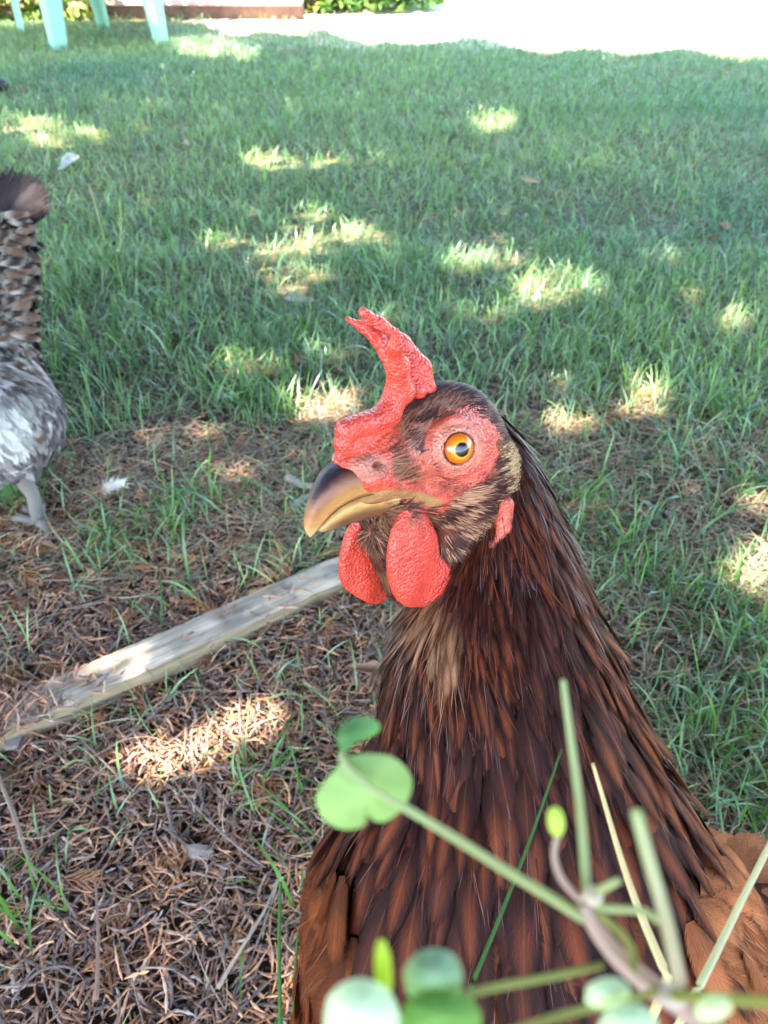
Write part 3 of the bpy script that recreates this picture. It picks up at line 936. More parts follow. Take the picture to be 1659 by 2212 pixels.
# breast and trunk
SHO = [(1650, 1850), (1600, 1905), (1520, 1985), (1545, 2080), (1590, 2150), (1800, 2180), (1800, 1850)]
LFT = [(560, 1960), (680, 1960), (735, 2020), (750, 2260), (560, 2260)]
allr = np.concatenate(root); alld = np.concatenate(dirs); alll = np.concatenate(LL)
tipu, tipv, _ = proj(allr+alld*(alll*.85)[:, None])
bare = (inpoly(tipu, tipv, SHO) | inpoly(tipu, tipv, LFT)) & (rng.random(len(tipu)) < .86)
sel_ = ~bare
root = [allr[sel_]]; dirs = [alld[sel_]]; nrm = [np.concatenate(nrm)[sel_]]; LL = [alll[sel_]]; WW = [np.concatenate(WW)[sel_]]; cols = [np.concatenate(cols)[sel_]]; edges = [np.concatenate(edges)[sel_]]
NH = len(root[0])
tq = rng.uniform(5.5, 11.9, 16000); pq = rng.uniform(-.9, math.pi+.9, 16000)
p0 = neck_pt(tq, pq, .985); p1 = neck_pt(np.minimum(tq+.25, 11.95), pq, .985)
uq, vq, _ = proj(p0)
SHO2 = [(1700, 1800), (1560, 1830), (1480, 1960), (1500, 2090), (1560, 2170), (1850, 2230), (1850, 1800)]
LFT2 = [(540, 1850), (730, 1850), (765, 2010), (770, 2290), (540, 2290)]
k_ = np.nonzero(inpoly(uq, vq, SHO2) | inpoly(uq, vq, LFT2))[0]
g_ = {}; kk = []
for q in k_:
    key = tuple((p0[q]/.0075).astype(int))
    if key in g_: continue
    g_[key] = 1; kk.append(q)
kk = np.array(kk); n = len(kk)
pa = neck_pt(tq[kk], pq[kk]+.05, .985); pb = neck_pt(tq[kk], pq[kk]-.05, .985)
d = norm(p1[kk]-p0[kk]+1e-6); nn = norm(np.cross(pa-pb, d)); c0, _ = neck_c(tq[kk])
nn *= np.sign(((p0[kk]-c0)*nn).sum(-1, keepdims=True))
d = norm(d+CR*np.where(uq[kk] > 1200, .40, -.05)[:, None]+rng.normal(0, .34, (n, 3)))
d = norm(d-nn*((d*nn).sum(-1, keepdims=True)))
root.append(p0[kk]); dirs.append(d); nrm.append(norm(nn+rng.normal(0, .15, (n, 3)))); LL.append(rng.uniform(.022, .034, n)); WW.append(rng.uniform(.014, .022, n))
rt_ = (uq[kk] > 1200)[:, None]
cols.append((np.array([.31, .100, .034])*rt_+np.array([.125, .030, .008])*(~rt_))*rng.uniform(.55, 1.45, (n, 1)))
edges.append((np.array([.20, .060, .020])*rt_+np.array([.065, .015, .004])*(~rt_))*np.ones((n, 1)))
bi = rng.choice(len(bV), 9000)
bp = bV[bi]; bn = bN[bi]
u, v, z = proj(bp)
t_par = np.interp(v, RINGS[:, 1]*.5+RINGS[:, 3]*.5, np.arange(NR))
neckx = ((bp-BODY_C)@BM.T)
ok = (v > 1830) & (bp[:, 2] > 0.07)
bp, bn, u, v, neckx = bp[ok], bn[ok], u[ok], v[ok], neckx[ok]
# thin to an even cover
order = rng.permutation(len(bp)); kept = []
grid = {}
for q in order:
    key = tuple((bp[q]/0.0105).astype(int))
    if key in grid: continue
    grid[key] = 1; kept.append(q)
bp, bn, u, v, neckx = bp[kept], bn[kept], u[kept], v[kept], neckx[kept]
n = len(bp)
front = sstep(0.02, -0.08, neckx[:, 0])[:, None]
d = BAX*(1-front)+np.array([0.05, 0, -1.0])*(0.35+front)
d = d+rng.normal(0, .16, (n, 3))
d = norm(d-bn*((d*bn).sum(-1, keepdims=True)))
root.append(bp-bn*0.0015); dirs.append(d); nrm.append(norm(bn+rng.normal(0, .1, (n, 3))))
LL.append(rng.uniform(.030, .044, n)); WW.append(rng.uniform(.014, .022, n))
side = np.clip(sstep(1430, 1560, u)*sstep(1760, 1880, v)+sstep(760, 690, u)*sstep(1920, 2000, v), 0, 1)[:, None]
mid = np.array([0.14, 0.036, 0.009]); org = np.array([0.34, 0.105, 0.030])
cc = mid*(1-side)+org*side
cols.append(cc*rng.uniform(.65, 1.35, (n, 1))); edges.append((np.array([0.05, 0.015, 0.006])*(1-side)+np.array([0.24, 0.075, 0.026])*side)*np.ones((n, 1)))
root, dirs, nrm, LL, WW, cols, edges = map(np.concatenate, (root, dirs, nrm, LL, WW, cols, edges))
NA = len(root); is_b = np.arange(NA) >= NH
LIFT = np.where(is_b, 0.16, 0.20)*rng.uniform(.5, 1.3, NA)
seeds = rng.integers(1, 60, NA).astype(float)
# the 300 that show largest become parts
uc, vc, zc = proj(root+dirs*LL[:, None]*.6)
facing = (nrm*norm(CC-root)).sum(-1)
score = np.where((facing > .15) & (uc > 0) & (uc < 1659) & (vc < 2212) & (vc > 800), LL*WW/(zc**2)*np.clip(facing, 0, 1), 0)
big = np.zeros(NA, bool); big[np.argsort(-score)[:300]] = True
rest = ~big
for tag_, sel, kind, mt in (('hackle_coat', rest & ~is_b, 'hackle', M_HACKLE), ('breast_coat', rest & is_b, 'round', M_FLUFF)):
    V, F, uv, c, e = feather_batch(kind, root[sel], dirs[sel], nrm[sel], LL[sel], WW[sel], LIFT[sel], cols[sel], edges[sel], seeds[sel])
    obj('plumage', mesh(tag_, V, F, mt, c, e, uv), hen, kind='stuff')
# shared feather meshes: palette of eight tones per kind
bigi = np.nonzero(big)[0]
for kind, flag, mt in (('hackle', False, M_HACKLE), ('round', True, M_FLUFF)):
    ids = bigi[is_b[bigi] == flag]
    if not len(ids): continue
    lum = cols[ids].sum(-1); od = ids[np.argsort(lum)]
    for ch in np.array_split(od, min(10, len(od))):
        cm, em = cols[ch].mean(0), edges[ch].mean(0)
        V, UV, F = TPL[kind]
        Vv = V.copy(); Vv[:, 2] = V[:, 2]*0.25+0.18*(V[:, 1]-0.75*V[:, 1]**2)
        uv = UV.copy(); uv[:, 0] += float(rng.integers(1, 60))
        me = mesh('feather', Vv, F, mt, np.tile(cm, (len(V), 1)), np.tile(em, (len(V), 1)), uv)
        for q in ch:
            x, y, zz = feather_basis(dirs[q:q+1], nrm[q:q+1])
            o = bpy.data.objects.new('feather', me); COL.objects.link(o)
            o.parent = hen
            M = Matrix.Identity(4)
            for r_ in range(3):
                M[r_][0] = x[0][r_]*WW[q]; M[r_][1] = y[0][r_]*LL[q]; M[r_][2] = zz[0][r_]*LL[q]
                M[r_][3] = root[q][r_]-hen.location[r_]
            o.matrix_basis = M
# loose barbs that catch the light
sel = rng.choice(NA, 16000, p=np.where(is_b, 1.0, 1.0)/NA)
r = root[sel]+dirs[sel]*(LL[sel]*rng.uniform(.35, .95, len(sel)))[:, None]+nrm[sel]*0.0016
kb = rng.random((len(sel), 1))
cB = np.where(kb < .45, cols[sel], np.where(kb < .97, edges[sel]*1.3, np.array([0.10, 0.05, 0.04])))
V, F, C = strands(r, norm(dirs[sel]+rng.normal(0, .14, (len(sel), 3))), nrm[sel], rng.uniform(.007, .016, len(sel)), rng.uniform(.00015, .00034, len(sel)), rng.uniform(.02, .14, len(sel)), cB)
b = NB('loose_barb'); b.color(b.attr('Col')); b.set(rough=0.35, spec=0.3)
obj('loose_barbs', mesh('loose_barbs', V, F, b.m, C), hen, kind='stuff')
# legs
def leg(parent, hip, foot, r0, r1, mat, col, toe_dir, nm='leg', size=1.0):
    hip = np.array(hip); foot = np.array(foot)
    parts = [tube(np.array([hip, hip*.5+foot*.5+np.array([0.008, 0, 0])*size, foot]), [r0, r1, r1], 8)]
    a0 = math.atan2(toe_dir[1], toe_dir[0])
    for a, l in ((0, .06), (.6, .05), (-.6, .05), (math.pi, .025)):
        dd = np.array([math.cos(a0+a), math.sin(a0+a), 0])*l*size
        parts.append(tube(np.array([foot, foot+dd*.5+np.array([0, 0, .004]), foot+dd-np.array([0, 0, .004])]), [r1*.8, r1*.7, r1*.3], 6))
    V, F = merge(parts)
    obj(nm, mesh(nm, V, F, mat, np.tile(np.array(col), (len(V), 1))), parent)
for s in (-1, 1):
    h = BODY_C+BSD*0.045*s+np.array([0, 0, -0.10]); ft = np.array([h[0]-0.005, h[1], 0.009])
    leg(hen, h, ft, .009, .0065, M_PLAIN, (0.5, 0.33, 0.1), -BAX)

# ================================================================== SPECKLED HEN at the left edge
HD = 0.95
hen2 = thing('hen', 'grey and white speckled hen with raised dark tail, seen from behind at the left edge', 'hen', (-0.52, 0.80, 0))
def Q(u, v, d=HD): return P(np.array(u, float), np.array(v, float), d)
def s2_sdf(p):
    d = ell(p, Q(-60, 905, .965), np.array([.105, .10, .080]))
    d = smin(d, ell(p, Q(-20, 905, .94), np.array([.075, .075, .068])), .02)
    d = smin(d, ell(p, Q(-250, 860, 1.0), np.array([.13, .10, .09])), .04)
    d = smin(d, caps(p, Q(-60, 800, .97), Q(0, 540, .97), .070, .030), .03)
    d = smin(d, caps(p, Q(-330, 800, 1.02), Q(-470, 560, 1.04), .07, .035), .04)
    d = smin(d, ell(p, Q(-520, 520, 1.05), np.array([.03, .026, .024])), .02)
    for u, dd in ((30, .945), (-120, .97)):
        d = smin(d, caps(p, Q(u-30, 960, dd), Q(u+22, 1035, dd), .040, .018), .02)
    return d
V2, F2, N2 = surface_nets(s2_sdf, (-0.95, .62, .06), (-.36, 1.05, .46), 0.0075)
b = NB('speckled_down'); oc = obj_coord(b)
n1 = b.noise(oc, 70, 4)
b.color(b.ramp(n1, [(0.3, (0.06, 0.05, 0.048)), (0.5, (0.32, 0.29, 0.28)), (0.7, (0.6, 0.57, 0.54))])); b.set(rough=0.8, spec=0.2)
obj('body', mesh('speckled_body', V2, F2, b.m), hen2)
# feathers over it
i = rng.choice(len(V2), 26000)
p = V2[i]; n_ = N2[i]
u, v, z = proj(p)
order = rng.permutation(len(p)); grid = {}; kept = []
for q in order:
    sz = 0.0085 if v[q] < 780 else 0.0075
    key = (sz,)+tuple((p[q]/sz).astype(int))
    if key in grid: continue
    grid[key] = 1; kept.append(q)
p, n_, u, v = p[kept], n_[kept], u[kept], v[kept]
N = len(p)
tailz = sstep(700, 560, v); saddle = sstep(840, 720, v)
d = np.array([0.55, -.35, -.85])[None]*(1-saddle)[:, None]+np.array([0.9, -0.05, 0.30])[None]*saddle[:, None]
d = d+rng.normal(0, .26, (N, 3)); d = norm(d-n_*((d*n_).sum(-1, keepdims=True)))
L = np.where(v < 800, rng.uniform(.034, .05, N), rng.uniform(.024, .036, N)); W = np.where(v < 800, rng.uniform(.010, .015, N), rng.uniform(.007, .012, N))
r0 = rng.random((N, 1))
saddlec = np.array([0.085, 0.05, 0.03])*(r0 < .6)+np.array([0.03, 0.021, 0.019])*(r0 >= .6)
fluffc = np.array([0.125, 0.10, 0.095])*(r0 < .5)+np.array([0.30, 0.27, 0.25])*((r0 >= .5) & (r0 < .75))+np.array([0.06, 0.048, 0.048])*(r0 >= .75)
white = (sstep(70, 20, u)*sstep(830, 880, v)*sstep(985, 960, v))[:, None]
fluffc = fluffc*(1-white)+np.array([.5, .48, .41])*white
cc = saddlec*saddle[:, None]+fluffc*(1-saddle[:, None])
ee = np.array([0.50, 0.46, 0.40])*saddle[:, None]+np.array([0.25, 0.225, 0.21])*(1-saddle[:, None])
ee = ee*(1-white*.6)+np.array([.6, .59, .55])*white*.6
f_ = rng.uniform(.7, 1.2, (N, 1))
nr = norm(n_+rng.normal(0, .15, (N, 3)))
lift = rng.uniform(.1, .28, N); sd = rng.integers(1, 60, N).astype(float)
fac = (n_*norm(CC-p)).sum(-1)
big = (fac > .2) & (u > -40) & (v > 430) & (v < 1010)
sc_ = np.where(big, L*W*fac, 0); big = np.zeros(N, bool); big[np.argsort(-sc_)[:170]] = True; big &= sc_ > 0
V, F, uv, c, e = feather_batch('hackle', p[~big]-n_[~big]*.002, d[~big], nr[~big], L[~big], W[~big], lift[~big], (cc*f_)[~big], (ee*f_)[~big], sd[~big])
obj('plumage', mesh('speckled_plumage', V, F, M_SPECK, c, e, uv), hen2, kind='stuff')
def place_feather(me, parent, r, dd, nn, L, W, ZL=None):
    x, y, zz = feather_basis(np.asarray(dd)[None], np.asarray(nn)[None])
    o = bpy.data.objects.new('feather', me); COL.objects.link(o); o.parent = parent
    M = Matrix.Identity(4)
    for k in range(3):
        M[k][0] = x[0][k]*W; M[k][1] = y[0][k]*L; M[k][2] = zz[0][k]*L; M[k][3] = r[k]-parent.location[k]
    o.matrix_basis = M
    return o
def feather_me(kind, mt, c, e, camber=.25, lift=.18):
    V, UV, F = TPL[kind]; Vv = V.copy(); Vv[:, 2] = V[:, 2]*camber+lift*(V[:, 1]-0.75*V[:, 1]**2)
    uv = UV.copy(); uv[:, 0] += float(rng.integers(1, 60))
    return mesh('feather', Vv, F, mt, np.tile(np.array(c), (len(V), 1)), np.tile(np.array(e), (len(V), 1)), uv)
bi = np.nonzero(big)[0]; bi = bi[np.argsort((cc*f_)[bi].sum(-1))]
for ch in np.array_split(bi, 8):
    me = feather_me('hackle', M_SPECK, (cc*f_)[ch].mean(0), (ee*f_)[ch].mean(0))
    for q in ch: place_feather(me, hen2, p[q]-n_[q]*.001, d[q], nr[q], L[q], W[q])
# tail: dark quills fanned up and to the right
me_t = [feather_me('round', M_HACKLE, (0.016, 0.011, 0.011), (0.012, 0.009, 0.010), .3, .10), feather_me('round', M_HACKLE, (0.03, 0.021, 0.020), (0.02, 0.014, 0.017), .3, .12)]
for k, (u0, v0, u1, v1, wd, dd) in enumerate([(-30, 520, 40, 345, .034, .985), (-15, 520, 75, 350, .032, .980), (-5, 515, 100, 362, .032, .975), (0, 510, 112, 380, .030, .970), (5, 505, 120, 405, .028, .965), (10, 500, 122, 432, .026, .960), (0, 500, 105, 445, .026, .955), (-50, 520, 5, 360, .034, .99)]):
    a, c_ = Q(u0, v0, dd), Q(u1, v1, dd-.02)
    place_feather(me_t[k % 2], hen2, a, c_-a, CC-a+np.array([0.12*((k % 3)-1), 0, .25]), np.linalg.norm(c_-a), wd)
me_cs = [feather_me('hackle', M_SPECK, c_, e_, .3, .22) for c_, e_ in (((.06, .036, .024), (.34, .30, .25)), ((.025, .018, .016), (.40, .37, .32)), ((.10, .062, .042), (.22, .18, .14)))]
for k in range(30):
    v0 = 715-k*8.6+rng.normal(0, 8); u0 = rng.uniform(-30, 40)+k*.3; me_c = me_cs[rng.integers(0, 3)]
    a = Q(u0, v0, .935+.0005*k); c_ = Q(min(104, u0+rng.uniform(58, 95)), v0-rng.uniform(-28, 34), .925)
    place_feather(me_c, hen2, a, c_-a, CC-a+np.array([0, 0, .5]), np.linalg.norm(c_-a), rng.uniform(.010, .017))
for hp, ft in (((32, 1010, .94), (84, 1128)), ((-110, 1010, .96), (-75, 1120))):
    h = Q(*hp); g = G(ft[0], ft[1], .006)
    leg(hen2, h, g, .013, .0085, M_PLAIN, (0.15, 0.13, 0.11), (-.7, .7), 'leg', .9)
# head far out of view, still whole
def sp(c, r, k=10):
    th = np.linspace(0, math.pi, k); ph = np.linspace(0, 2*math.pi, k+1)[:-1]
    V = np.stack([np.sin(th)[:, None]*np.cos(ph), np.sin(th)[:, None]*np.sin(ph), np.cos(th)[:, None]+0*ph], -1).reshape(-1, 3)*r+c
    i = np.arange(k-1)[:, None]*k; j = np.arange(k)[None]
    return V, [np.stack([i+j, i+k+j, i+k+(j+1) % k, i+(j+1) % k], -1).reshape(-1, 4)]
hd = Q(-520, 520, 1.05)
V, F = tube(np.array([hd+[-.02, 0, 0], hd+[-.045, 0, -.008]]), [.008, .001], 8)
obj('beak', mesh('speckled_beak', V, F, M_PLAIN, np.array([.35, .25, .12])), hen2)
V, F = tube(np.array([hd+[-.02, 0, .02], hd+[-.005, 0, .045], hd+[.015, 0, .03]]), [.006, .008, .005], 8)
obj('comb', mesh('speckled_comb', V, F, M_COMB, np.array([.6, .07, .06])), hen2)

# ================================================================== CEDAR LITTER
BOARD_A = G(728, 1201, .018)[:2]; BOARD_B = G(-60, 1542, .018)[:2]     # far edge of the lath
BOARD_C = G(748, 1243, .020)[:2]; BOARD_D = G(-60, 1622, .020)[:2]
def board_quad():
    ax = norm(BOARD_B-BOARD_A)
    pr = np.array([-ax[1], ax[0]])
    if pr@(BOARD_C-BOARD_A) < 0: pr = -pr
    w = 0.5*abs((BOARD_C-BOARD_A)@pr)+0.5*abs((BOARD_D-BOARD_A)@pr)
    return BOARD_A-ax*0.22, ax, pr, w, np.linalg.norm(BOARD_B-BOARD_A)+0.30
b0, bax, bpr, bw, blen = board_quad()
print('board width', bw, 'len', blen)
def on_board(xy):
    q = xy-b0; s = q@bax; t = q@bpr
    return (s > 0) & (s < blen) & (t > -.003) & (t < bw+.003), s/blen
def scatter(n, x0, x1, y0, y1, prob):
    x = rng.uniform(x0, x1, n); y = rng.uniform(y0, y1, n)
    u, v, z = proj(np.stack([x, y, np.zeros(n)], 1))
    k = (rng.random(n) < prob(u, v, x, y)) & (z > 0.05)
    return x[k], y[k], u[k], v[k]
def in_view(u, v, m=120): return (u > -m) & (u < 1659+m) & (v > -m) & (v < 2212+m*1.5)
def twigs(x, y, z, L, r, head, pitch, curve, col, K=6, scaly=0.35):
    n = len(x)
    t = np.linspace(-.5, .5, K)
    ang = head[:, None]+curve[:, None]*t*2
    dx = np.cos(ang); dy = np.sin(ang)
    step = (L/(K-1))[:, None]
    px = np.cumsum(dx*step, 1); py = np.cumsum(dy*step, 1)
    px -= px.mean(1, keepdims=True); py -= py.mean(1, keepdims=True)
    pz = (L[:, None]*t)*np.sin(pitch)[:, None]
    path = np.stack([x[:, None]+px, y[:, None]+py, z[:, None]+pz], -1)
    A = np.stack([-dy, dx, 0*dx], -1); B = np.zeros_like(A); B[..., 2] = 1
    prof = np.where(np.arange(K) % 2 == 0, 1-scaly, 1+scaly)*np.interp(np.linspace(0, 1, K), [0, .15, .8, 1], [.6, 1, .9, .25])
    V, F = prisms(path, A, B, r[:, None]*prof[None]*rng.uniform(.85, 1.15, (n, K)))
    return V, F, np.repeat(col, K*3, 0)
PAL = np.array([1.72, 1.80, 1.90])*np.array([(0.20, 0.095, 0.055), (0.25, 0.12, 0.07), (0.30, 0.14, 0.07), (0.15, 0.085, 0.06), (0.12, 0.08, 0.062), (0.20, 0.14, 0.105), (0.27, 0.17, 0.115), (0.085, 0.05, 0.038), (0.33, 0.16, 0.075)])
parts = []; colz = []
def litter(n, zr, rsc, layer_p):
    x, y, u, v = scatter(n, -1.0, 1.1, .12, 1.75, lambda u, v, x, y: np.where(in_view(u, v), litter_zone(u, v, x, y)*layer_p, 0))
    m = len(x)
    ob, s = on_board(np.stack([x, y], 1))
    keepb = ~ob | (rng.random(m) < np.where(s > .75, np.clip((s-.75)*2.4, 0, .6), 0.04))
    x, y, ob = x[keepb], y[keepb], ob[keepb]; m = len(x)
    z = ground_z(x, y)+rng.uniform(zr[0], zr[1], m)+np.where(ob, .0175, 0)
    L = rng.choice([.010, .014, .018, .024, .034], m, p=[.2, .3, .25, .18, .07])*rng.uniform(.8, 1.2, m)
    r = rng.uniform(.0006, .0011, m)*rsc
    c = PAL[rng.integers(0, len(PAL), m)]*rng.uniform(.6, 1.5, (m, 1))
    V, F, C = twigs(x, y, z, L, r, rng.uniform(0, 2*math.pi, m), rng.normal(0, .22, m), rng.normal(0, .35, m), c)
    parts.append((V, F)); colz.append(C)
def buried():
    n = 3200
    s_ = blen*(1-rng.random(n)**1.6*.42); t_ = rng.uniform(-.1, 1.1, n)*bw
    k = rng.random(n) < .75*sstep(.74, 1.02, s_/blen)+.03; s_, t_ = s_[k], t_[k]; m = len(s_)
    q = b0+s_[:, None]*bax+t_[:, None]*bpr
    V, F, C = twigs(q[:, 0], q[:, 1], .0175+rng.uniform(0, .010, m)*sstep(.6, .9, s_/blen), rng.choice([.012, .018, .026, .034], m), rng.uniform(.0006, .0011, m), rng.uniform(0, 6.3, m), rng.normal(0, .15, m), rng.normal(0, .35, m), PAL[rng.integers(0, len(PAL), m)]*rng.uniform(.6, 1.5, (m, 1)))
    parts.append((V, F)); colz.append(C)
buried()
litter(120000, (0.000, .004), 1.15, 1.0)
litter(75000, (.003, .009), 1.05, .8)
litter(30000, (.007, .013), 1.1, .5)
# flattened cedar sprays
def sprays(n):
    x, y, u, v = scatter(n, -1.0, 1.1, .15, 1.9, lambda u, v, x, y: np.where(in_view(u, v), litter_zone(u, v, x, y)*.9+.04, 0))
    m = len(x)
    z = ground_z(x, y)+rng.uniform(.006, .012, m)
    h = rng.uniform(0, 2*math.pi, m); S = rng.uniform(.6, 1.5, m)
    c0 = np.array([0.36, 0.155, 0.065])*rng.uniform(.6, 1.3, (m, 1))
    for k in range(9):
        side = 0 if k == 0 else (1 if k % 2 else -1)
        a = h+side*rng.uniform(.45, .7, m)
        off = 0 if k == 0 else (k//2)*.0055
        L = (0.034 if k == 0 else .020-.0016*k)*S
        cx = x+np.cos(h)*(off*S)+np.cos(a)*L*.5; cy = y+np.sin(h)*(off*S)+np.sin(a)*L*.5
        V, F, C = twigs(cx, cy, z+rng.uniform(-.0008, .0008, m), L, np.full(m, .00085)*S, a, rng.normal(0, .08, m), rng.normal(0, .1, m), c0*rng.uniform(.85, 1.15, (m, 1)))
        parts.append((V, F)); colz.append(C)
sprays(1500)
# long woody twigs
x, y, u, v = scatter(900, -.8, .9, .15, 1.4, lambda u, v, x, y: np.where(in_view(u, v), litter_zone(u, v, x, y)*.7, 0))
m = len(x)
V, F, C = twigs(x, y, ground_z(x, y)+rng.uniform(.007, .013, m), rng.uniform(.05, .12, m), rng.uniform(.0007, .0014, m), rng.uniform(0, 6.3, m), rng.normal(0, .05, m), rng.normal(0, .5, m), np.array([.20, .15, .12])*rng.uniform(.5, 1.4, (m, 1)), 14, .22)
parts.append((V, F)); colz.append(C)
V, F = merge(parts)
print('litter faces', sum(len(f) for f in F))
obj('cedar_litter', mesh('cedar_litter', V, F, M_LITTER, np.concatenate(colz)), kind='stuff')

# ================================================================== STRAW AND GRASS
def blades(x, y, z, L, W, head, lean, bend, twist, c0, c1, K=5):
    n = len(x)
    t = np.linspace(0, 1, K)
    ang = lean[:, None]+bend[:, None]*t[None]**1.3            # from vertical
    hd = head[:, None]+twist[:, None]*t[None]
    st = (L/(K-1))[:, None]
    dr = np.sin(ang)*st; dz = np.cos(ang)*st
    px = np.concatenate([np.zeros((n, 1)), np.cumsum(dr*np.cos(hd), 1)[:, :-1]], 1)
    py = np.concatenate([np.zeros((n, 1)), np.cumsum(dr*np.sin(hd), 1)[:, :-1]], 1)
    pz = np.concatenate([np.zeros((n, 1)), np.cumsum(dz, 1)[:, :-1]], 1)
    pz = np.maximum(pz, 0.0015+0.002*rng.random((n, 1)))
    path = np.stack([x[:, None]+px, y[:, None]+py, z[:, None]+pz], -1)
    wv = np.interp(t, [0, .3, .75, 1], [.7, 1, .7, .06])
    tw = head[:, None]+math.pi/2+rng.normal(0, .5, (n, 1))
    side = np.stack([np.cos(tw)+0*ang, np.sin(tw)+0*ang, rng.normal(0, .35, (n, 1))+0*ang], -1)
    side = norm(side)*(W[:, None]*.5*wv)[..., None]
    V, F = ribbons(path, side)
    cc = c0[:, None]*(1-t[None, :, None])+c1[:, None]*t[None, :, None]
    return V, F, np.repeat(cc.reshape(-1, 3), 2, 0)
def grass_p(u, v, x, y):
    n = noise2(x, y, 7.0, 2.0)*.5+noise2(x, y, 2.5, 4.)*.3+noise2(x, y, 20., 6.)*.2
    lz = litter_zone(u, v, x, y)
    g = 1-0.93*lz
    clump = sstep(.42, .60, n)
    g = g*np.where(lz > .2, clump*1.2+.12, .62+.6*clump)
    # dry thin patches under the light flecks
    for (a, c, ra, rc) in ((700, 490, 90, 40), (570, 550, 160, 50), (650, 350, 130, 22), (1100, 600, 150, 70), (1450, 1150, 200, 120), (1560, 560, 140, 60), (880, 460, 40, 20), (600, 610, 210, 55), (1260, 1010, 150, 80), (1540, 1180, 170, 120), (1380, 1420, 110, 110), (380, 880, 160, 50), (1330, 470, 160, 40)):
        g = g*(1-.6*np.exp(-(((u-a)/ra)**2+((v-c)/rc)**2)))
    o_ = np.argsort(eg[:, 0]); ye = np.interp(x, eg[o_, 0], eg[o_, 1])
    g = np.where((y > ye) & (x > -1.0), g*.08, g)
    return np.clip(g, 0.0, 1)
GRN = 1.68*np.array([(0.052, 0.120, 0.046), (0.066, 0.148, 0.058), (0.088, 0.175, 0.060), (0.045, 0.098, 0.050), (0.080, 0.140, 0.085), (0.10, 0.17, 0.07)])
TAN = np.array([(0.34, 0.27, 0.15), (0.42, 0.34, 0.21), (0.26, 0.19, 0.10), (0.30, 0.26, 0.17)])
EDGE = [(-900, 60), (-200, 62), (60, 60), (240, 48), (330, 44), (420, 50), (470, 72), (520, 77), (570, 68), (620, 74), (660, 78), (672, 62), (700, 64), (740, 82), (790, 93), (850, 92), (920, 93), (980, 86), (1020, 80), (1060, 84), (1085, 96), (1130, 106), (1180, 118), (1230, 112), (1260, 104), (1300, 110), (1340, 118), (1380, 118), (1420, 110), (1470, 104), (1510, 106), (1535, 122), (1580, 134), (1630, 128), (1700, 130), (2600, 120)]
eg = np.array([G(u, v)[:2] for u, v in EDGE])
def avoid(x, y):
    ob, s = on_board(np.stack([x, y], 1))
    return ~ob
def sow(name, n, x0, x1, y0, y1, L, W, K, dead, thr=None, mat=None, flat=0.0, probfn=grass_p, lean=.35, bend=1.0):
    x, y, u, v = scatter(n, x0, x1, y0, y1, lambda u, v, x, y: np.where(in_view(u, v), probfn(u, v, x, y), 0))
    k = avoid(x, y); x, y, u, v = x[k], y[k], u[k], v[k]
    m = len(x)
    g = GRN[rng.integers(0, len(GRN), m)]*rng.uniform(.7, 1.35, (m, 1))
    hue = noise2(x, y, 1.7, 8.)[:, None]
    g = g*(1+(hue-.5)*np.array([1.0, .55, .1]))
    isd = rng.random(m) < dead*(.35+1.3*noise2(x, y, 1.3, 15.)+.8*(noise2(x, y, 6., 18.) > .62))
    tn = TAN[rng.integers(0, len(TAN), m)]*rng.uniform(.6, 1.25, (m, 1))
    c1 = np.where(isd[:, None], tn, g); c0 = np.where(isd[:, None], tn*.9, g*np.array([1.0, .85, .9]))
    le = rng.uniform(L[0], L[1], m)*np.where(isd, .8, 1)
    z = ground_z(x, y)-.002
    hd = rng.uniform(0, 2*math.pi, m)+(noise2(x, y, 3.0, 12.)-.5)*4
    V, F, C = blades(x, y, z, le, rng.uniform(W[0], W[1], m)*np.where(isd, .6, 1), hd, np.abs(rng.normal(lean, .3, m))+isd*.5, rng.normal(bend, .55, m), rng.normal(0, .35, m), c0, c1, K)
    return V, F, C
gp = []
gp.append(sow('near', 62000, -1.0, 1.2, .3, 1.6, (.025, .068), (.0010, .0026), 6, .17))
gp.append(sow('mid', 95000, -2.0, 2.1, 1.5, 3.0, (.022, .055), (.0014, .0030), 5, .30))
gp.append(sow('far', 165000, -3.2, 3.3, 2.9, 5.0, (.022, .046), (.0022, .0044), 4, .24))
gp.append(sow('edge', 26000, -3.4, 3.4, 4.8, 6.6, (.03, .06), (.004, .008), 4, .5))
# clumped longer tufts in the litter and the drier ground
tu = [(560, 800, 60), (520, 880, 40), (600, 900, 40), (420, 1120, 45), (350, 1150, 40), (220, 1180, 30), (470, 850, 50), (120, 800, 50), (250, 770, 60), (330, 690, 60), (180, 650, 60), (60, 1080, 40), (600, 1650, 26), (1200, 780, 50), (1300, 820, 60), (1350, 720, 60), (1420, 1290, 40), (1560, 1330, 50), (1620, 1450, 50), (1600, 1600, 45), (1480, 1600, 40), (1640, 1760, 40), (1240, 1120, 40), (1330, 1180, 50), (700, 440, 50), (540, 330, 40), (1200, 560, 60), (1480, 640, 60), (430, 520, 60), (10, 1990, 12), (60, 2040, 10), (640, 1920, 20), (1150, 640, 50), (820, 600, 50), (560, 300, 40), (1060, 265, 30), (400, 1330, 6), (620, 740, 50), (1540, 900, 50), (1640, 1080, 50)]
tx, ty = [], []
for (a, c, k) in tu:
    g = G(a, c)
    tx.append(g[0]+rng.normal(0, .022+.02*(g[1] > 1), k)); ty.append(g[1]+rng.normal(0, .022+.02*(g[1] > 1), k))
tx = np.concatenate(tx); ty = np.concatenate(ty); k = avoid(tx, ty); tx, ty = tx[k], ty[k]; m = len(tx)
g = np.array([0.085, 0.20, 0.035])*rng.uniform(.5, 1.2, (m, 1))
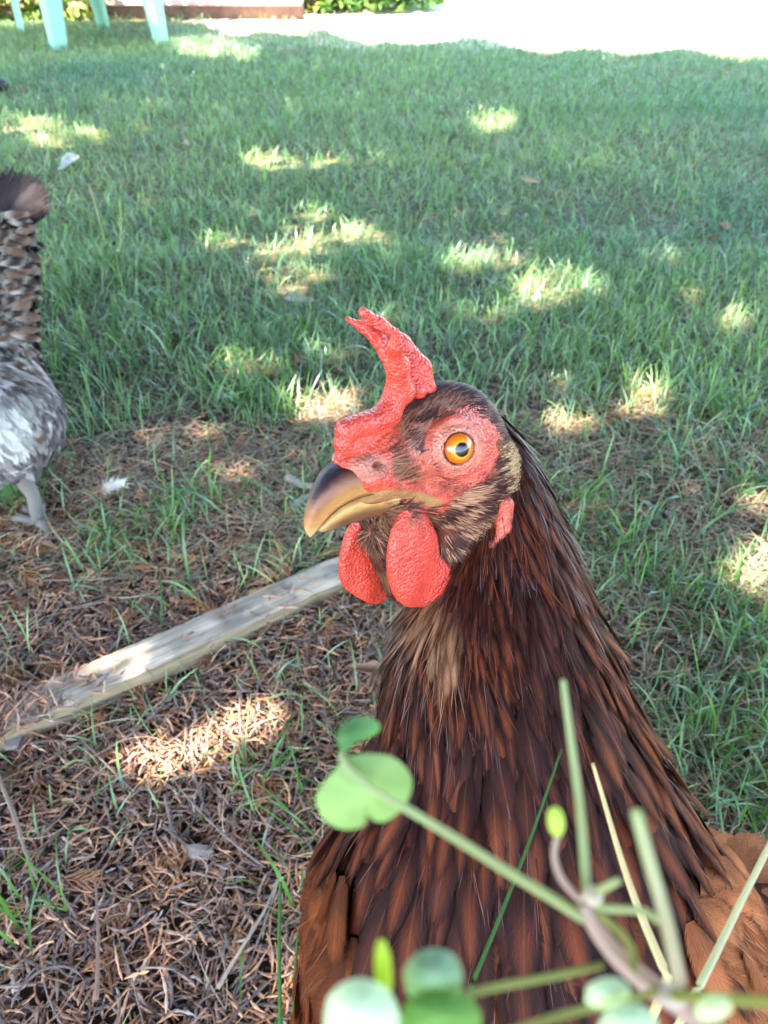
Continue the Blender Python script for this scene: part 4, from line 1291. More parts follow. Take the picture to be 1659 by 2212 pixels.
gp.append(blades(tx, ty, ground_z(tx, ty), rng.uniform(.035, .085, m), rng.uniform(.0014, .0028, m), rng.uniform(0, 6.3, m), np.abs(rng.normal(.4, .3, m)), rng.normal(1.2, .6, m), rng.normal(0, .3, m), g*.8, g, 8))
# longer, broader arching blades, most of them on the right
def long_p(u, v, x, y): return np.clip(.18+.6*sstep(1050, 1250, u)*sstep(600, 900, v)+.25*sstep(500, 700, v)*sstep(900, 700, v), 0, 1)*(1-.9*sstep(1200, 1400, v)*sstep(1000, 800, u))
x, y, u, v = scatter(1500, -1.3, 1.3, .3, 2.6, lambda u, v, x, y: np.where(in_view(u, v), long_p(u, v, x, y), 0)); k = avoid(x, y); x, y = x[k], y[k]; m = len(x)
g = np.array([0.085, 0.185, 0.075])*rng.uniform(.6, 1.4, (m, 1))*(1+rng.uniform(-.2, .3, (m, 1))*np.array([1, .2, 0]))
gp.append(blades(x, y, ground_z(x, y), rng.uniform(.06, .12, m), rng.uniform(.0024, .0044, m), rng.uniform(0, 6.3, m), np.abs(rng.normal(.5, .3, m)), rng.normal(1.7, .6, m), rng.normal(0, .6, m), g*.85, g, 9))
V, F = merge([(a, c) for a, c, _ in gp])
print('grass faces', sum(len(f) for f in F))
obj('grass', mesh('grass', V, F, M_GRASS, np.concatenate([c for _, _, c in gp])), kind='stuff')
# thatch: pale curled stems everywhere
def thatch_p(u, v, x, y):
    lz = litter_zone(u, v, x, y)
    return np.clip(.10*(1-lz)+.02+.75*(lz*(1-lz)*4)*1.0+.75*sstep(1000, 1150, u)*sstep(850, 1000, v)*sstep(1900, 1500, v)+.35*(noise2(x, y, 3.3, 22.) > .55)*(1-.92*lz), 0, 1)*np.where(v < 500, .6, 1)
sp_ = []
for (n, y0, y1, K, wm) in ((60000, .25, 1.7, 7, 1.0), (30000, 1.7, 3.4, 5, 1.6)):
    xr = 1.2 if y1 < 2 else 2.3
    x, y, u, v = scatter(n, -xr, xr, y0, y1, lambda u, v, x, y: np.where(in_view(u, v), thatch_p(u, v, x, y), 0))
    k = avoid(x, y); x, y = x[k], y[k]; m = len(x)
    tn = TAN[rng.integers(0, 4, m)]*rng.uniform(.55, 1.3, (m, 1))
    sp_.append(blades(x, y, ground_z(x, y)+rng.uniform(0, .012, m), rng.uniform(.02, .06, m), rng.uniform(.0006, .0013, m)*wm, rng.uniform(0, 6.3, m), rng.uniform(.9, 1.6, m), rng.normal(.2, .5, m), rng.normal(0, 1.3, m), tn, tn, K))
# the long thin straws over the litter bed
x, y, u, v = scatter(420, -.6, .4, .15, .9, lambda u, v, x, y: np.where(in_view(u, v), litter_zone(u, v, x, y), 0)); m = len(x)
tn = np.array([.48, .36, .22])*rng.uniform(.6, 1.3, (m, 1))
sp_.append(blades(x, y, ground_z(x, y)+rng.uniform(.006, .016, m), rng.uniform(.03, .09, m), rng.uniform(.0005, .0011, m), rng.uniform(0, 6.3, m), rng.uniform(1.2, 1.6, m), rng.normal(0, .3, m), rng.normal(0, 1.6, m), tn, tn, 9))
V, F = merge([(a, c) for a, c, _ in sp_])
print('thatch faces', sum(len(f) for f in F))
obj('dry_thatch', mesh('dry_thatch', V, F, M_STRAW, np.concatenate([c for _, _, c in sp_])), kind='stuff')

# ================================================================== WOODEN LATH
BH = 0.016
ns, nt2 = 130, 13
s = np.linspace(0, blen, ns); t = np.linspace(0, 1, nt2)
S, T = np.meshgrid(s, t, indexing='ij')
edge_n = (noise2(s, s*0, 60., 1.)-.5)*.0016+(noise2(s, s*0, 14., 2.)-.5)*.0018
xy = b0+S[..., None]*bax+(T*bw)[..., None]*bpr+(edge_n[:, None]*np.where(T > .5, 1, .4)*(np.abs(T-.5)*2)**3)[..., None]*bpr
gr = noise2(S, T*bw*6, 30., 5.)
zt = BH+0.003+(noise2(S, T*bw, 160., 11.)-.5)*.0012-0.0016*(np.abs(T-.5)*2)**10+(gr-.5)*.0014
# lifted splinter steps
for a, c in ((.34, .0022), (.46, -.0016), (.60, .0012)):
    zt += c*sstep(a*blen, a*blen+.004, S)*sstep(a*blen+.06, a*blen+.05, S)*(T > .25)*(T < .9)
top = np.concatenate([xy, zt[..., None]], -1)
i = np.arange(ns-1)[:, None]*nt2; j = np.arange(nt2-1)[None]
Ft = np.stack([i+j, i+nt2+j, i+nt2+j+1, i+j+1], -1).reshape(-1, 4)
V = [top.reshape(-1, 3)]; F = [Ft]; off = ns*nt2
def skirt(line, flip):
    global off
    lo = line.copy(); lo[:, 2] = -0.004
    n = len(line)
    V.append(np.concatenate([line+np.array([0, 0, -.0002]), lo]))
    k = np.arange(n-1)
    f = np.stack([off+k, off+k+1, off+n+k+1, off+n+k], -1)
    F.append(f[:, ::-1] if flip else f); off += 2*n
skirt(top[:, 0], False); skirt(top[:, -1], True); skirt(top[0], True); skirt(top[-1], False)
Vb = np.concatenate(V); Fb = np.concatenate(F)
cb = np.tile(np.array([0.30, 0.225, 0.135]), (len(Vb), 1))
g2 = noise2(S, T*bw*10, 26., 3.).reshape(-1, 1); g3 = noise2(S, T*bw, 55., 6.).reshape(-1, 1)
g4 = noise2(S, T*bw, 120., 9.).reshape(-1, 1)
cb[:ns*nt2] = (1-.35*sstep(.7, .85, g4))* np.array([0.45, 0.36, 0.265])*(.55+.8*g2)*(.75+.5*g3)
b = NB('weathered_wood')
oc = obj_coord(b); mp = b.n('ShaderNodeMapping', vector_type='TEXTURE'); mp.inputs['Rotation'].default_value = (0, 0, math.atan2(bax[1], bax[0])); mp.inputs['Scale'].default_value = (1/22, 1/420, 1/200); b.l(oc, mp.inputs[0])
n1 = b.noise(mp.outputs[0], 1.0, 4, .7)
b.color(b.mix(1.0, b.attr('Col'), b.ramp(n1, [(0.3, (.62, .6, .58)), (.65, (1.15, 1.15, 1.15))]), 'MULTIPLY')); b.set(rough=.8, spec=.2); b.bump(n1, .5, .0008)
lath = thing('wooden_lath', 'weathered grey wooden lath lying half buried in the dry cedar litter', 'lath', (b0[0]+bax[0]*blen/2, b0[1]+bax[1]*blen/2, 0))
obj('plank', mesh('plank', Vb, Fb, b.m, cb), lath)

# ================================================================== SMALL THINGS ON THE GROUND
def mtag(name, V, F, mt, col, label, cat, group=None, smooth=True):
    V = np.asarray(V); c = V.mean(0).copy(); c[2] = V[:, 2].min()
    o = obj(name, mesh(name, V-c, F, mt, col, smooth=smooth), None, label, cat, group)
    o.location = c
    return o
def stick(pts, r, label, col, name='stick', cat='stick'):
    path = smooth_curve(np.array(pts), 14)
    rad = r*(1-.5*np.linspace(0, 1, 14))*rng.uniform(.85, 1.15, 14)
    V, F = tube(path, rad, 7)
    mtag(name, V, F, M_LITTER, np.array(col)*rng.uniform(.8, 1.2, (len(V), 1)), label, cat)
def Gz(u, v, z): return G(u, v, z)
stick([Gz(618, 1030, .016), Gz(650, 1046, .013), Gz(672, 1050, .014), Gz(712, 1052, .010)], .0055, 'pale knobbly stick lying behind the tip of the hen beak', (.30, .26, .21))
stick([Gz(632, 1094, .008), Gz(655, 1078, .012), Gz(690, 1058, .012)], .0055, 'short grey stick leaning down from the pale knobbly stick', (.26, .24, .2))
stick([Gz(-20, 1640, .012), Gz(30, 1760, .014), Gz(52, 1830, .012), Gz(80, 1900, .008)], .0022, 'long brown twig running down the left edge of the cedar litter', (.22, .16, .12), 'twig', 'twig')
stick([Gz(208, 2160, .010), Gz(212, 2030, .014), Gz(206, 1900, .012)], .0016, 'scaly upright twig low in the cedar litter', (.24, .14, .10), 'twig', 'twig')
stick([Gz(470, 2135, .010), Gz(520, 2050, .016), Gz(575, 1960, .013), Gz(598, 1900, .010)], .0015, 'pale scaly twig pointing at the hen breast', (.34, .27, .21), 'twig', 'twig')
def bark(u, v, su, sv, label, col, h=.008):
    o = np.array([(-1, -.7), (-.3, -1), (.8, -.8), (1, .1), (.6, .9), (-.5, 1), (-1.1, .3)])
    c = Gz(u, v, h); du = Gz(u+su, v, h)-c; dv = Gz(u, v+sv, h)-c
    tp = c+o[:, :1]*du+o[:, 1:]*dv+np.array([0, 0, 1])*rng.uniform(-.001, .002, (7, 1))
    bt = tp-np.array([0, 0, .006])
    V = np.concatenate([tp, bt, [c+np.array([0, 0, .002])]])
    k = np.arange(7)
    F = [np.stack([k, k+7, (k+1) % 7+7, (k+1) % 7], 1), np.stack([np.full(7, 14), k, (k+1) % 7], 1)]
    mtag('bark_chip', V, F, M_LITTER, np.array(col)*rng.uniform(.8, 1.2, (15, 1)), label, 'bark chip', smooth=False)
bark(22, 1588, 24, 26, 'grey square bark chip under the left end of the lath', (.24, .20, .18))
bark(672, 2030, 26, 16, 'flat brown bark chip in the litter beside the hen breast', (.20, .15, .12)) if False else None
bark(430, 1838, 30, 14, 'flat tan bark chip lying in the lower litter', (.27, .21, .17))
def dry_leaf(u, v, su, sv, rot, label, col, h=.012):
    k = 10
    th = np.linspace(0, 2*math.pi, k+1)[:-1]
    r = 1+.25*np.sin(3*th+u)+rng.uniform(-.15, .15, k)
    x = np.cos(th)*r; y = np.sin(th)*r*.55
    c = Gz(u, v, h); du = Gz(u+su, v, h)-c; dv = Gz(u, v+sv, h)-c
    ca, sa = math.cos(rot), math.sin(rot)
    X, Y = x*ca-y*sa, x*sa+y*ca
    rim = c+X[:, None]*du+Y[:, None]*dv; rim[:, 2] += .007*np.abs(y)+rng.uniform(0, .003, k)
    mid = c+.5*(X[:, None]*du+Y[:, None]*dv)
    V = np.concatenate([rim, mid, [c]])
    i = np.arange(k)
    F = [np.stack([i, (i+1) % k, k+(i+1) % k, k+i], 1), np.stack([k+i, k+(i+1) % k, np.full(k, 2*k)], 1)]
    mtag('dry_leaf', V, F, M_STRAW, np.array(col)*rng.uniform(.8, 1.2, (len(V), 1)), label, 'leaf')
dry_leaf(642, 645, 32, 22, .2, 'pale crumpled dry leaf in the grass left of the hen comb', (.50, .36, .26))
dry_leaf(378, 690, 22, 18, 1.0, 'curled brown leaf lying in grass right of the speckled hen', (.26, .15, .10))
dry_leaf(405, 716, 26, 14, -.3, 'dull grey-brown leaf beside the curled brown leaf', (.20, .15, .12))
dry_leaf(1140, 392, 18, 12, .3, 'small orange-brown leaf on the lawn, upper right', (.40, .19, .08))
dry_leaf(1355, 553, 16, 10, .3, 'dark curled leaf right of the hen comb on the lawn', (.16, .10, .07))
dry_leaf(1565, 490, 14, 10, .9, 'tiny rusty leaf near the right edge of the lawn', (.33, .15, .07))
dry_leaf(150, 348, 26, 20, -.8, 'whitish scrap of leaf on the grass behind the dark tail', (.62, .56, .54))
dry_leaf(402, 312, 10, 9, .2, 'pinkish fallen leaf in the middle of the upper lawn', (.42, .26, .18))
dry_leaf(790, 1448, 42, 22, .2, 'rust dry leaf by the hen throat below the lath', (.30, .17, .11), .02)
# white downy feather with a brown base
c0 = Gz(232, 1062, .012)
n = 420
w_ = rng.random(n)
rt = c0+np.array([-.024, -.010, 0])+w_[:, None]*np.array([.042, .012, .012])+rng.normal(0, .0012, (n, 3))
ang = rng.normal(.15, .75, n)
d = np.stack([np.cos(ang), np.sin(ang)*.8, rng.uniform(-.1, .55, n)], 1)
colr = np.array([.30, .15, .08])*(1-sstep(.25, .55, w_))[:, None]+np.array([.80, .76, .70])*sstep(.25, .55, w_)[:, None]
V, F, C = strands(rt, norm(d), norm(rng.normal(0, .3, (n, 3))+np.array([0, -.5, 1])), rng.uniform(.008, .020, n), rng.uniform(.0005, .001, n), rng.uniform(-.1, .2, n), colr*rng.uniform(.8, 1.15, (n, 1)))
tv, tf = tube(np.array([c0+[-.028, -.016, -.004], c0+[0, 0, 0], c0+[.02, .008, .008]]), [.0009, .0007, .0003], 6)
df = thing('downy_feather', 'fluffy white feather with brown base lying in the grass by the speckled hen', 'feather', c0-np.array([0, 0, .01]))
obj('vane', mesh('down_vane', V, F, M_STRAW, C), df, kind='stuff')
obj('quill', mesh('down_quill', tv, tf, M_PLAIN, np.array([.5, .38, .25])), df)
# broken cedar sprigs that read singly
def sprig(u, v, head, size, label, col, h=.014, nb=13):
    parts_, cols_ = [], []
    c = Gz(u, v, h)
    for k in range(nb):
        sd = 0 if k == 0 else (1 if k % 2 else -1)
        a = head+sd*rng.uniform(.4, .6)
        off = (k//2)*.0062*size-.018*size if k else 0
        L = .055*size if k == 0 else (.030-.0018*k)*size
        cx = c[0]+math.cos(head)*off+math.cos(a)*(L*.5 if k else 0); cy = c[1]+math.sin(head)*off+math.sin(a)*(L*.5 if k else 0)
        V, F, C = twigs(np.array([cx]), np.array([cy]), np.array([c[2]+rng.uniform(0, .001)]), np.array([L]), np.array([.0011*size]), np.array([a]), np.array([rng.normal(0, .08)]), np.array([rng.normal(0, .15)]), np.array([col])*rng.uniform(.8, 1.2), 9, .3)
        parts_.append((V, F)); cols_.append(C)
    V, F = merge(parts_)
    mtag('cedar_sprig', V, F, M_LITTER, np.concatenate(cols_), label, 'sprig')
sprig(1240, 1100, .25, 1.5, 'orange cedar sprig in the grass right of the hen neck', (.42, .19, .085))
sprig(615, 1215, 2.0, 1.5, 'rust cedar sprig on the ground behind the lath', (.36, .16, .09))
sprig(720, 1190, .5, 1.0, 'orange sprig just above the lath beside the red wattle', (.42, .2, .10))
sprig(1215, 1495, .9, .9, 'small orange sprig close to the hen neck on the right', (.40, .19, .10))
# broad weed leaf at the left edge
o_ = np.array([(0, -1), (.5, -.7), (.8, 0), (.6, .7), (0, 1.1), (-.6, .7), (-.8, 0), (-.5, -.7)])
c = Gz(10, 1045, .03); du = Gz(46, 1045, .03)-c; dv = np.array([0, -.008, -.022])
rim = c+o_[:, :1]*du+o_[:, 1:]*dv
V = np.concatenate([rim, [c+np.array([0, 0, .004])]]); k = np.arange(8)
sv, sf = tube(np.array([c+dv*.9, c+dv*1.2+np.array([-.01, 0, -.012]), np.array([c[0]-.012, c[1]-.012, 0])]), [.0012, .0012, .0014], 6)
wp = thing('weed', 'round-leaved green weed at the left edge by the speckled hen foot', 'weed', (c[0]-.012, c[1]-.012, 0))
obj('leaf', mesh('weed_leaf', V, [np.stack([k, (k+1) % 8, np.full(8, 8)], 1)], M_LEAF, np.array([.06, .13, .04])), wp)
obj('stem', mesh('weed_stem', sv, sf, M_LEAF, np.array([.08, .13, .05])), wp)

# ================================================================== GARDEN CHAIR
b = NB('green_resin'); b.color((0.30, 0.56, 0.42)); b.set(rough=.35, spec=.5)
b.translucent((0.2, 0.5, 0.22), .25); M_RESIN = b.m
FLp, FRp, RLp, RRp = G(125, 106), G(353, 96), G(50, 74), G(229, 62)
ctr = (FLp+FRp+RLp+RRp)/4
chair = thing('garden_chair', 'pale green plastic garden chair standing at the back left of the lawn', 'chair', (ctr[0], ctr[1], 0))
def lleg(p, inw, side, wb, wt, ht, curve, lean):
    """angle-section leg: two flats meeting at an outer corner"""
    lv = 9; t = np.linspace(0, 1, lv)
    rows = []
    for q in t:
        w = wb+(wt-wb)*q
        off = np.array([lean[0]*q+curve[0]*q*(1-q), lean[1]*q+curve[1]*q*(1-q), ht*q-.004])
        c = p+off; th = .006
        a, n_ = np.asarray(side)*w, np.asarray(inw)*w*.9
        ua, un = np.asarray(side)*th, np.asarray(inw)*th
        rows.append([c, c+a, c+a+un, c+ua+un, c+n_+ua, c+n_])
    V = np.array(rows).reshape(-1, 3)
    i = np.arange(lv-1)[:, None]*6; j = np.arange(6)[None]
    F = [np.stack([i+j, i+(j+1) % 6, i+6+(j+1) % 6, i+6+j], -1).reshape(-1, 4), np.array([[0, 5, 4, 3], [0, 3, 2, 1]]), np.array([[0, 1, 2, 3], [0, 3, 4, 5]])+6*(lv-1)]
    obj('leg', mesh('chair_leg', V, F, M_RESIN, smooth=False), chair)
r2 = .7071
lleg(FLp+np.array([0, -.03, 0]), (-r2, r2, 0), (r2, r2, 0), .062, .095, .42, (0, 0), (0, .03))
lleg(FRp+np.array([0, -.03, 0]), (-.92, .4, 0), (.55, .83, 0), .046, .088, .42, (0, 0), (-.04, .03))
lleg(RLp, (.6, -.8, 0), (-.8, .35, 0), .036, .06, .42, (.02, .05), (.03, -.09))
lleg(RRp, (-.75, -.65, 0), (.75, -.65, 0), .045, .075, .42, (0, .05), (-.02, -.09))
fy, ry = FLp[1], RLp[1]
cx = ctr[0]
def slab(c, h, nm, ax=None, bev=.008):
    V, F = box_mesh(c, h, ax, bev)
    obj(nm, mesh('chair_'+nm, V, F, M_RESIN), chair)
slab((cx, (fy+ry)/2+.02, .43), (.25, .25, .012), 'seat')
ca, sa = math.cos(.25), math.sin(.25)
axb = np.array([[1, 0, 0], [0, ca, -sa], [0, sa, ca]])
for k in range(5):
    slab((cx-.18+.09*k, ry+.08, .66), (.034, .006, .21), 'back_slat', axb, .003)
slab((cx, ry+.145, .89), (.24, .009, .03), 'back_rail', axb, .006)
for sd in (-1, 1):
    slab((cx+sd*.255, (fy+ry)/2+.02, .64), (.028, .24, .01), 'armrest', None, .006)
    slab((cx+sd*.255, fy+.03, .53), (.022, .012, .105), 'arm_support', None, .004)

# ================================================================== DECK EDGE, SHRUBS, POST, HOSE
b = NB('maroon_paint'); oc = obj_coord(b); n1 = b.noise(oc, 14, 4)
b.color(b.ramp(n1, [(.3, (.14, .03, .045)), (.7, (.22, .05, .065))])); b.set(rough=.55, spec=.4); M_MAR = b.m
b = NB('deck_wood'); oc = obj_coord(b); mp = b.n('ShaderNodeMapping'); mp.inputs['Scale'].default_value = (3, 60, 60); b.l(oc, mp.inputs[0]); n1 = b.noise(mp.outputs[0], 1, 4)
b.color(b.ramp(n1, [(.3, (.30, .20, .17)), (.7, (.46, .34, .31))])); b.set(rough=.75, spec=.2); M_DECK = b.m
b = NB('riser_wood'); oc = obj_coord(b); n1 = b.noise(oc, 20, 4)
b.color(b.ramp(n1, [(.3, (.10, .055, .045)), (.7, (.19, .11, .085))])); b.set(rough=.8, spec=.2); M_RISE = b.m
dy0 = float(G(450, 41)[1]); xr = float(G(655, 40)[0]); xl = -2.9
deck = thing('shed', 'maroon boarded shed with a timber ledge at the back left of the lawn', 'shed', ((xl+xr)/2, dy0+.4, 0))
def bx(c, h, m, nm, bev=.004, par=None):
    V, F = box_mesh(c, h, None, bev)
    return obj(nm, mesh(nm, V, F, m, smooth=False), par if par is not None else deck)
bx(((xl+xr)/2, dy0+.05, .030), ((xr-xl)/2, .05, .036), M_RISE, 'footing_beam')
bx(((xl+xr)/2-.01, dy0+.035, .0845), ((xr-xl)/2+.01, .085, .0165), M_DECK, 'ledge_board', .005)
for k in range(14):
    bx(((xl+xr)/2-.06, dy0+.13+.002*(k % 2), .103+.058+.116*k), ((xr-xl)/2-.06, .012, .0565), M_MAR, 'siding_board', .004)
bx(((xl+xr)/2-.06, dy0+.75, .85), ((xr-xl)/2-.08, .58, .82), M_MAR, 'wall', .01)
V, F = box_mesh(((xl+xr)/2-.06, dy0+.72, 1.78), ((xr-xl)/2+.05, .75, .03), np.array([[1, 0, 0], [0, .98, .2], [0, -.2, .98]]), .006)
obj('roof', mesh('shed_roof', V, F, M_RISE), deck)

def leaf_cards(c, n, R, size, col, light, flat=.5):
    """many small folded leaves through an ellipsoid volume"""
    q = rng.normal(0, 1, (n, 3)); q = q/np.linalg.norm(q, axis=1, keepdims=True)*(rng.random((n, 1))**.45)
    q *= 1+.35*(vnoise(q*2+c[0], 1.0)[:, None]-.5)
    p = c+q*R
    d = norm(rng.normal(0, 1, (n, 3))+np.array([0, -.2, -.4])+q*.8); nn = norm(rng.normal(0, 1, (n, 3))*.7+np.array([0, -.3, 1]))
    x, y, z = feather_basis(d, nn)
    L = size*rng.uniform(.6, 1.3, n); W = L*rng.uniform(.45, .7, n)
    sh = np.array([(0, 0, 0), (-.5, .45, .12), (0, .5, 0), (.5, .45, .12), (0, 1, -.05)])
    V = p[:, None]+sh[None, :, :1]*W[:, None, None]*x[:, None]+sh[None, :, 1:2]*L[:, None, None]*y[:, None]+sh[None, :, 2:]*L[:, None, None]*z[:, None]
    base = (np.arange(n)*5)[:, None]
    F = np.concatenate([base+np.array([[0, 2, 1]]), base+np.array([[0, 3, 2]]), base+np.array([[1, 2, 4]]), base+np.array([[2, 3, 4]])])
    cc = np.where(rng.random((n, 1)) < .3, np.array(light), np.array(col))*rng.uniform(.6, 1.4, (n, 1))
    return V.reshape(-1, 3), F, np.repeat(cc, 5, 0)
def shrub(c, R, n, size, col, light, label, stems=7):
    c = np.array(c)
    s_ = thing('shrub', label, 'shrub', (c[0], c[1], 0))
    st = []
    for k in range(stems):
        e = c+rng.normal(0, .4, 3)*R; e[2] = abs(e[2])+.1
        st.append(tube(smooth_curve(np.array([[c[0]+rng.normal(0, .05), c[1]+rng.normal(0, .05), -.01], (c*.5+e*.5)*np.array([1, 1, .6]), e]), 6), np.linspace(.012, .004, 6), 6))
    V, F = merge(st); obj('stems', mesh('shrub_stems', V, F, M_PLAIN, np.array([.12, .08, .05])), s_)
    V, F, C = leaf_cards(c, n, np.array(R), size, col, light)
    V[:, 2] = np.maximum(V[:, 2], .012)
    obj('foliage', mesh('shrub_foliage', V, F, M_LEAF, C), s_, kind='stuff')
g = G(105, 52)
shrub((g[0]-.25, g[1]+.22, .20), (.66, .30, .26), 2600, .06, (.10, .16, .03), (.30, .27, .08), 'sunlit yellow-green shrub behind the chair legs, top left')
g = G(790, 22)
shrub((g[0]+.05, g[1]+.12, .16), (.50, .34, .22), 1900, .075, (.06, .13, .035), (.12, .2, .05), 'leafy green shrub right of the shed at the top edge')
g = G(660, 24)
shrub((g[0]+.04, g[1]-.02, .08), (.16, .12, .16), 350, .06, (.07, .14, .03), (.2, .24, .06), 'small sunlit plant at the right end of the shed ledge', 4)
g = G(1655, 29)
pst = thing('wooden_post', 'weathered brown wooden post at the top right corner beyond the sunlit lawn', 'post', (g[0]+.06, g[1]+.06, 0))
bx((g[0]+.07, g[1]+.06, .40), (.075, .06, .405), M_DECK, 'post', .006, pst)
bx((g[0]+.165, g[1]+.075, .30), (.02, .05, .30), M_RISE, 'side_board', .004, pst)
V, F = sp(np.array([g[0]-.012, g[1]+.03, .06]), .016, 10)
obj('knob', mesh('post_knob', V, F, M_DECK), pst)
# tube end at the left edge
b = NB('grey_rubber'); b.color((.16, .17, .22)); b.set(rough=.5); M_RUB = b.m
b = NB('black_rubber'); b.color((.008, .008, .01)); b.set(rough=.5); M_BLK = b.m
e = Gz(6, 184, .03)
hs = thing('hose', 'grey hose with a black open end poking in at the left edge of the lawn', 'hose', (e[0]-.1, e[1], 0))
V, F = tube(smooth_curve(np.array([e, e+[-.06, .01, .004], e+[-.25, .10, -.012], e+[-.6, .12, -.014], e+[-1.0, -.2, -.014]]), 20), .016, 12); obj('tube', mesh('hose_tube', V, F, M_RUB), hs)
V, F = tube(np.array([e+[-.03, .005, .0], e+[.008, 0, -.001], e+[.010, 0, -.001], e+[.002, 0, -.001]]), [.0195, .0195, .013, .012], 14); obj('end_cap', mesh('hose_cap', V, F, M_BLK), hs)

# ================================================================== FOREGROUND PLANTS
OXS = 0.56
def path_p(pts, n=24, k=1.0): return smooth_curve(np.array([P(u, v, d*k) for u, v, d in pts]), n)
oxb = np.array([.085, .035, 0.0])
ox = thing('clover_plant', 'blurred clover plant with heart-shaped leaves right in front of the lens', 'plant', oxb)
def stem(pts, r0, r1, col, nm='stem', extra=None, n=26):
    p_ = path_p(pts, n, OXS); r0 *= OXS*.88; r1 *= OXS*.88
    if extra is not None: p_ = np.concatenate([p_, smooth_curve(np.concatenate([p_[-1:], np.array(extra)]), 12)[1:]])
    V, F = tube(p_, np.linspace(r0, r1, len(p_)), 8)
    c = np.array(col)
    if c.ndim == 2: c = c[0]+(c[1]-c[0])*np.clip(np.repeat(np.linspace(0, 1, len(p_)), 8), 0, 1)[:, None]; c = np.concatenate([c, c[:1], c[-1:]])
    obj(nm, mesh('ox_'+nm, V, F, M_LEAF, c), ox)
GP, PK, OL = (.36, .40, .22), (.46, .34, .31), (.24, .25, .07)
stem([(1262, 1950, .137), (1285, 2000, .136), (1330, 2062, .134), (1400, 2125, .130), (1480, 2180, .127), (1620, 2290, .122)], .0016, .0024, np.array([PK, (.36, .25, .2)]), 'main_stem', [(.08, .028, .40), (.085, .033, .15), oxb])
stem([(735, 1625, .1400), (748, 1655, .1390), (800, 1700, .1378), (880, 1748, .137), (985, 1812, .137), (1100, 1885, .137), (1200, 1945, .137), (1262, 1985, .1365)], .00062, .0011, np.array([GP, (.36, .40, .2)]), 'leaf_stalk')
stem([(1204, 1805, .139), (1197, 1850, .139), (1214, 1900, .138), (1255, 1945, .137)], .0006, .0007, PK, 'flower_stalk')
stem([(1216, 1468, .150), (1232, 1590, .147), (1253, 1750, .143), (1268, 1930, .138)], .00062, .0011, GP, 'seed_pod')
stem([(1374, 1752, .118), (1400, 1850, .118), (1438, 1985, .120), (1468, 2120, .126)], .0010, .0013, np.array([GP, (.40, .33, .27)]), 'seed_pod')
stem([(1272, 1945, .137), (1310, 1962, .135), (1385, 1968, .132), (1425, 1990, .130)], .0008, .0007, GP, 'leaf_stalk')
stem([(1290, 1970, .136), (1340, 2015, .134), (1366, 2055, .132), (1368, 2098, .130)], .0007, .0008, OL, 'leaf_stalk')
stem([(1278, 1935, .137), (1305, 1918, .134), (1336, 1903, .131)], .0009, .0007, GP, 'leaf_stalk')
stem([(1300, 2085, .134), (1180, 2112, .125), (1060, 2135, .118), (960, 2165, .114)], .0007, .0007, OL, 'leaf_stalk')
stem([(1440, 2150, .128), (1540, 2155, .116), (1700, 2170, .105)], .0010, .0009, OL, 'leaf_stalk')
stem([(1430, 2140, .129), (1330, 2165, .118), (1220, 2192, .110), (1100, 2230, .105)], .0007, .0006, OL, 'leaf_stalk')
def blob(u, v, d, ru, rv, col, nm, rot=0):
    V, F = sp(np.zeros(3), 1.0, 14)
    d = d*OXS; k = d/FP
    V = V*np.array([ru*k, ru*k, rv*k])
    c, s_ = math.cos(rot), math.sin(rot)
    Mx = np.stack([CR*c+CD*s_, CF, -CD*c+CR*s_])
    obj(nm, mesh('ox_'+nm, P(u, v, d)+V@Mx, F, M_LEAF, np.array(col)), ox)
blob(1201, 1775, .139, 19, 33, (.46, .55, .12), 'bud', -.1)
blob(828, 2100, .112, 19, 72, (.42, .52, .05), 'bud', -.06)
blob(1280, 1935, .136, 24, 20, (.55, .47, .42), 'node')
blob(1452, 2150, .127, 34, 20, (.5, .42, .38), 'node')
def leaflet(pts, d, col, bulge=.003, tilt=(0, 0)):
    pts = np.array(pts, float); d = d*OXS; bulge = bulge*OXS
    o_ = smooth_curve(np.concatenate([pts, pts[:1]]), 40)[:-1]
    c = o_.mean(0); n = len(o_)
    rows = []
    for q in (1, .8, .55, .3):
        uv_ = c+(o_-c)*q
        dd = d+bulge*(q*q)+tilt[0]*(uv_[:, 0]-c[0])/1000+tilt[1]*(uv_[:, 1]-c[1])/1000
        rows.append(P(uv_[:, 0], uv_[:, 1], dd))
    V = np.concatenate(rows+[P(c[0], c[1], d)[None]])
    k = np.arange(n); F = []
    for q in range(3): F.append(np.stack([q*n+k, q*n+(k+1) % n, (q+1)*n+(k+1) % n, (q+1)*n+k], 1))
    F = [np.concatenate(F), np.stack([3*n+k, 3*n+(k+1) % n, np.full(n, 4*n)], 1)]
    thv = np.concatenate([np.arctan2(o_[:, 1]-c[1], o_[:, 0]-c[0])]*4+[np.zeros(1)])
    cc = np.array(col)*(.8+.34*vnoise(V*420, 1.0)[:, None])*(1+.22*np.abs(np.cos(thv*3.5))[:, None]**14)
    obj('leaflet', mesh('ox_leaflet', V, F, M_LEAF, cc), ox)
LG = (.20, .31, .12); LB = (.19, .30, .19); LP = (.44, .54, .40)
leaflet([(742, 1636), (790, 1628), (845, 1634), (882, 1665), (890, 1700), (874, 1742), (842, 1770), (812, 1776), (796, 1762), (786, 1784), (745, 1792), (706, 1776), (683, 1736), (690, 1702), (716, 1672)], .1405, LG, .002, (.01, .01))
leaflet([(733, 1618), (728, 1582), (748, 1556), (782, 1546), (812, 1556), (821, 1574), (800, 1592), (768, 1604), (745, 1626)], .1415, (.10, .24, .08), .003, (.02, -.02))
leaflet([(880, 2150), (872, 2100), (895, 2062), (935, 2048), (975, 2058), (998, 2095), (995, 2140), (960, 2165), (915, 2170)], .112, LB, .003)
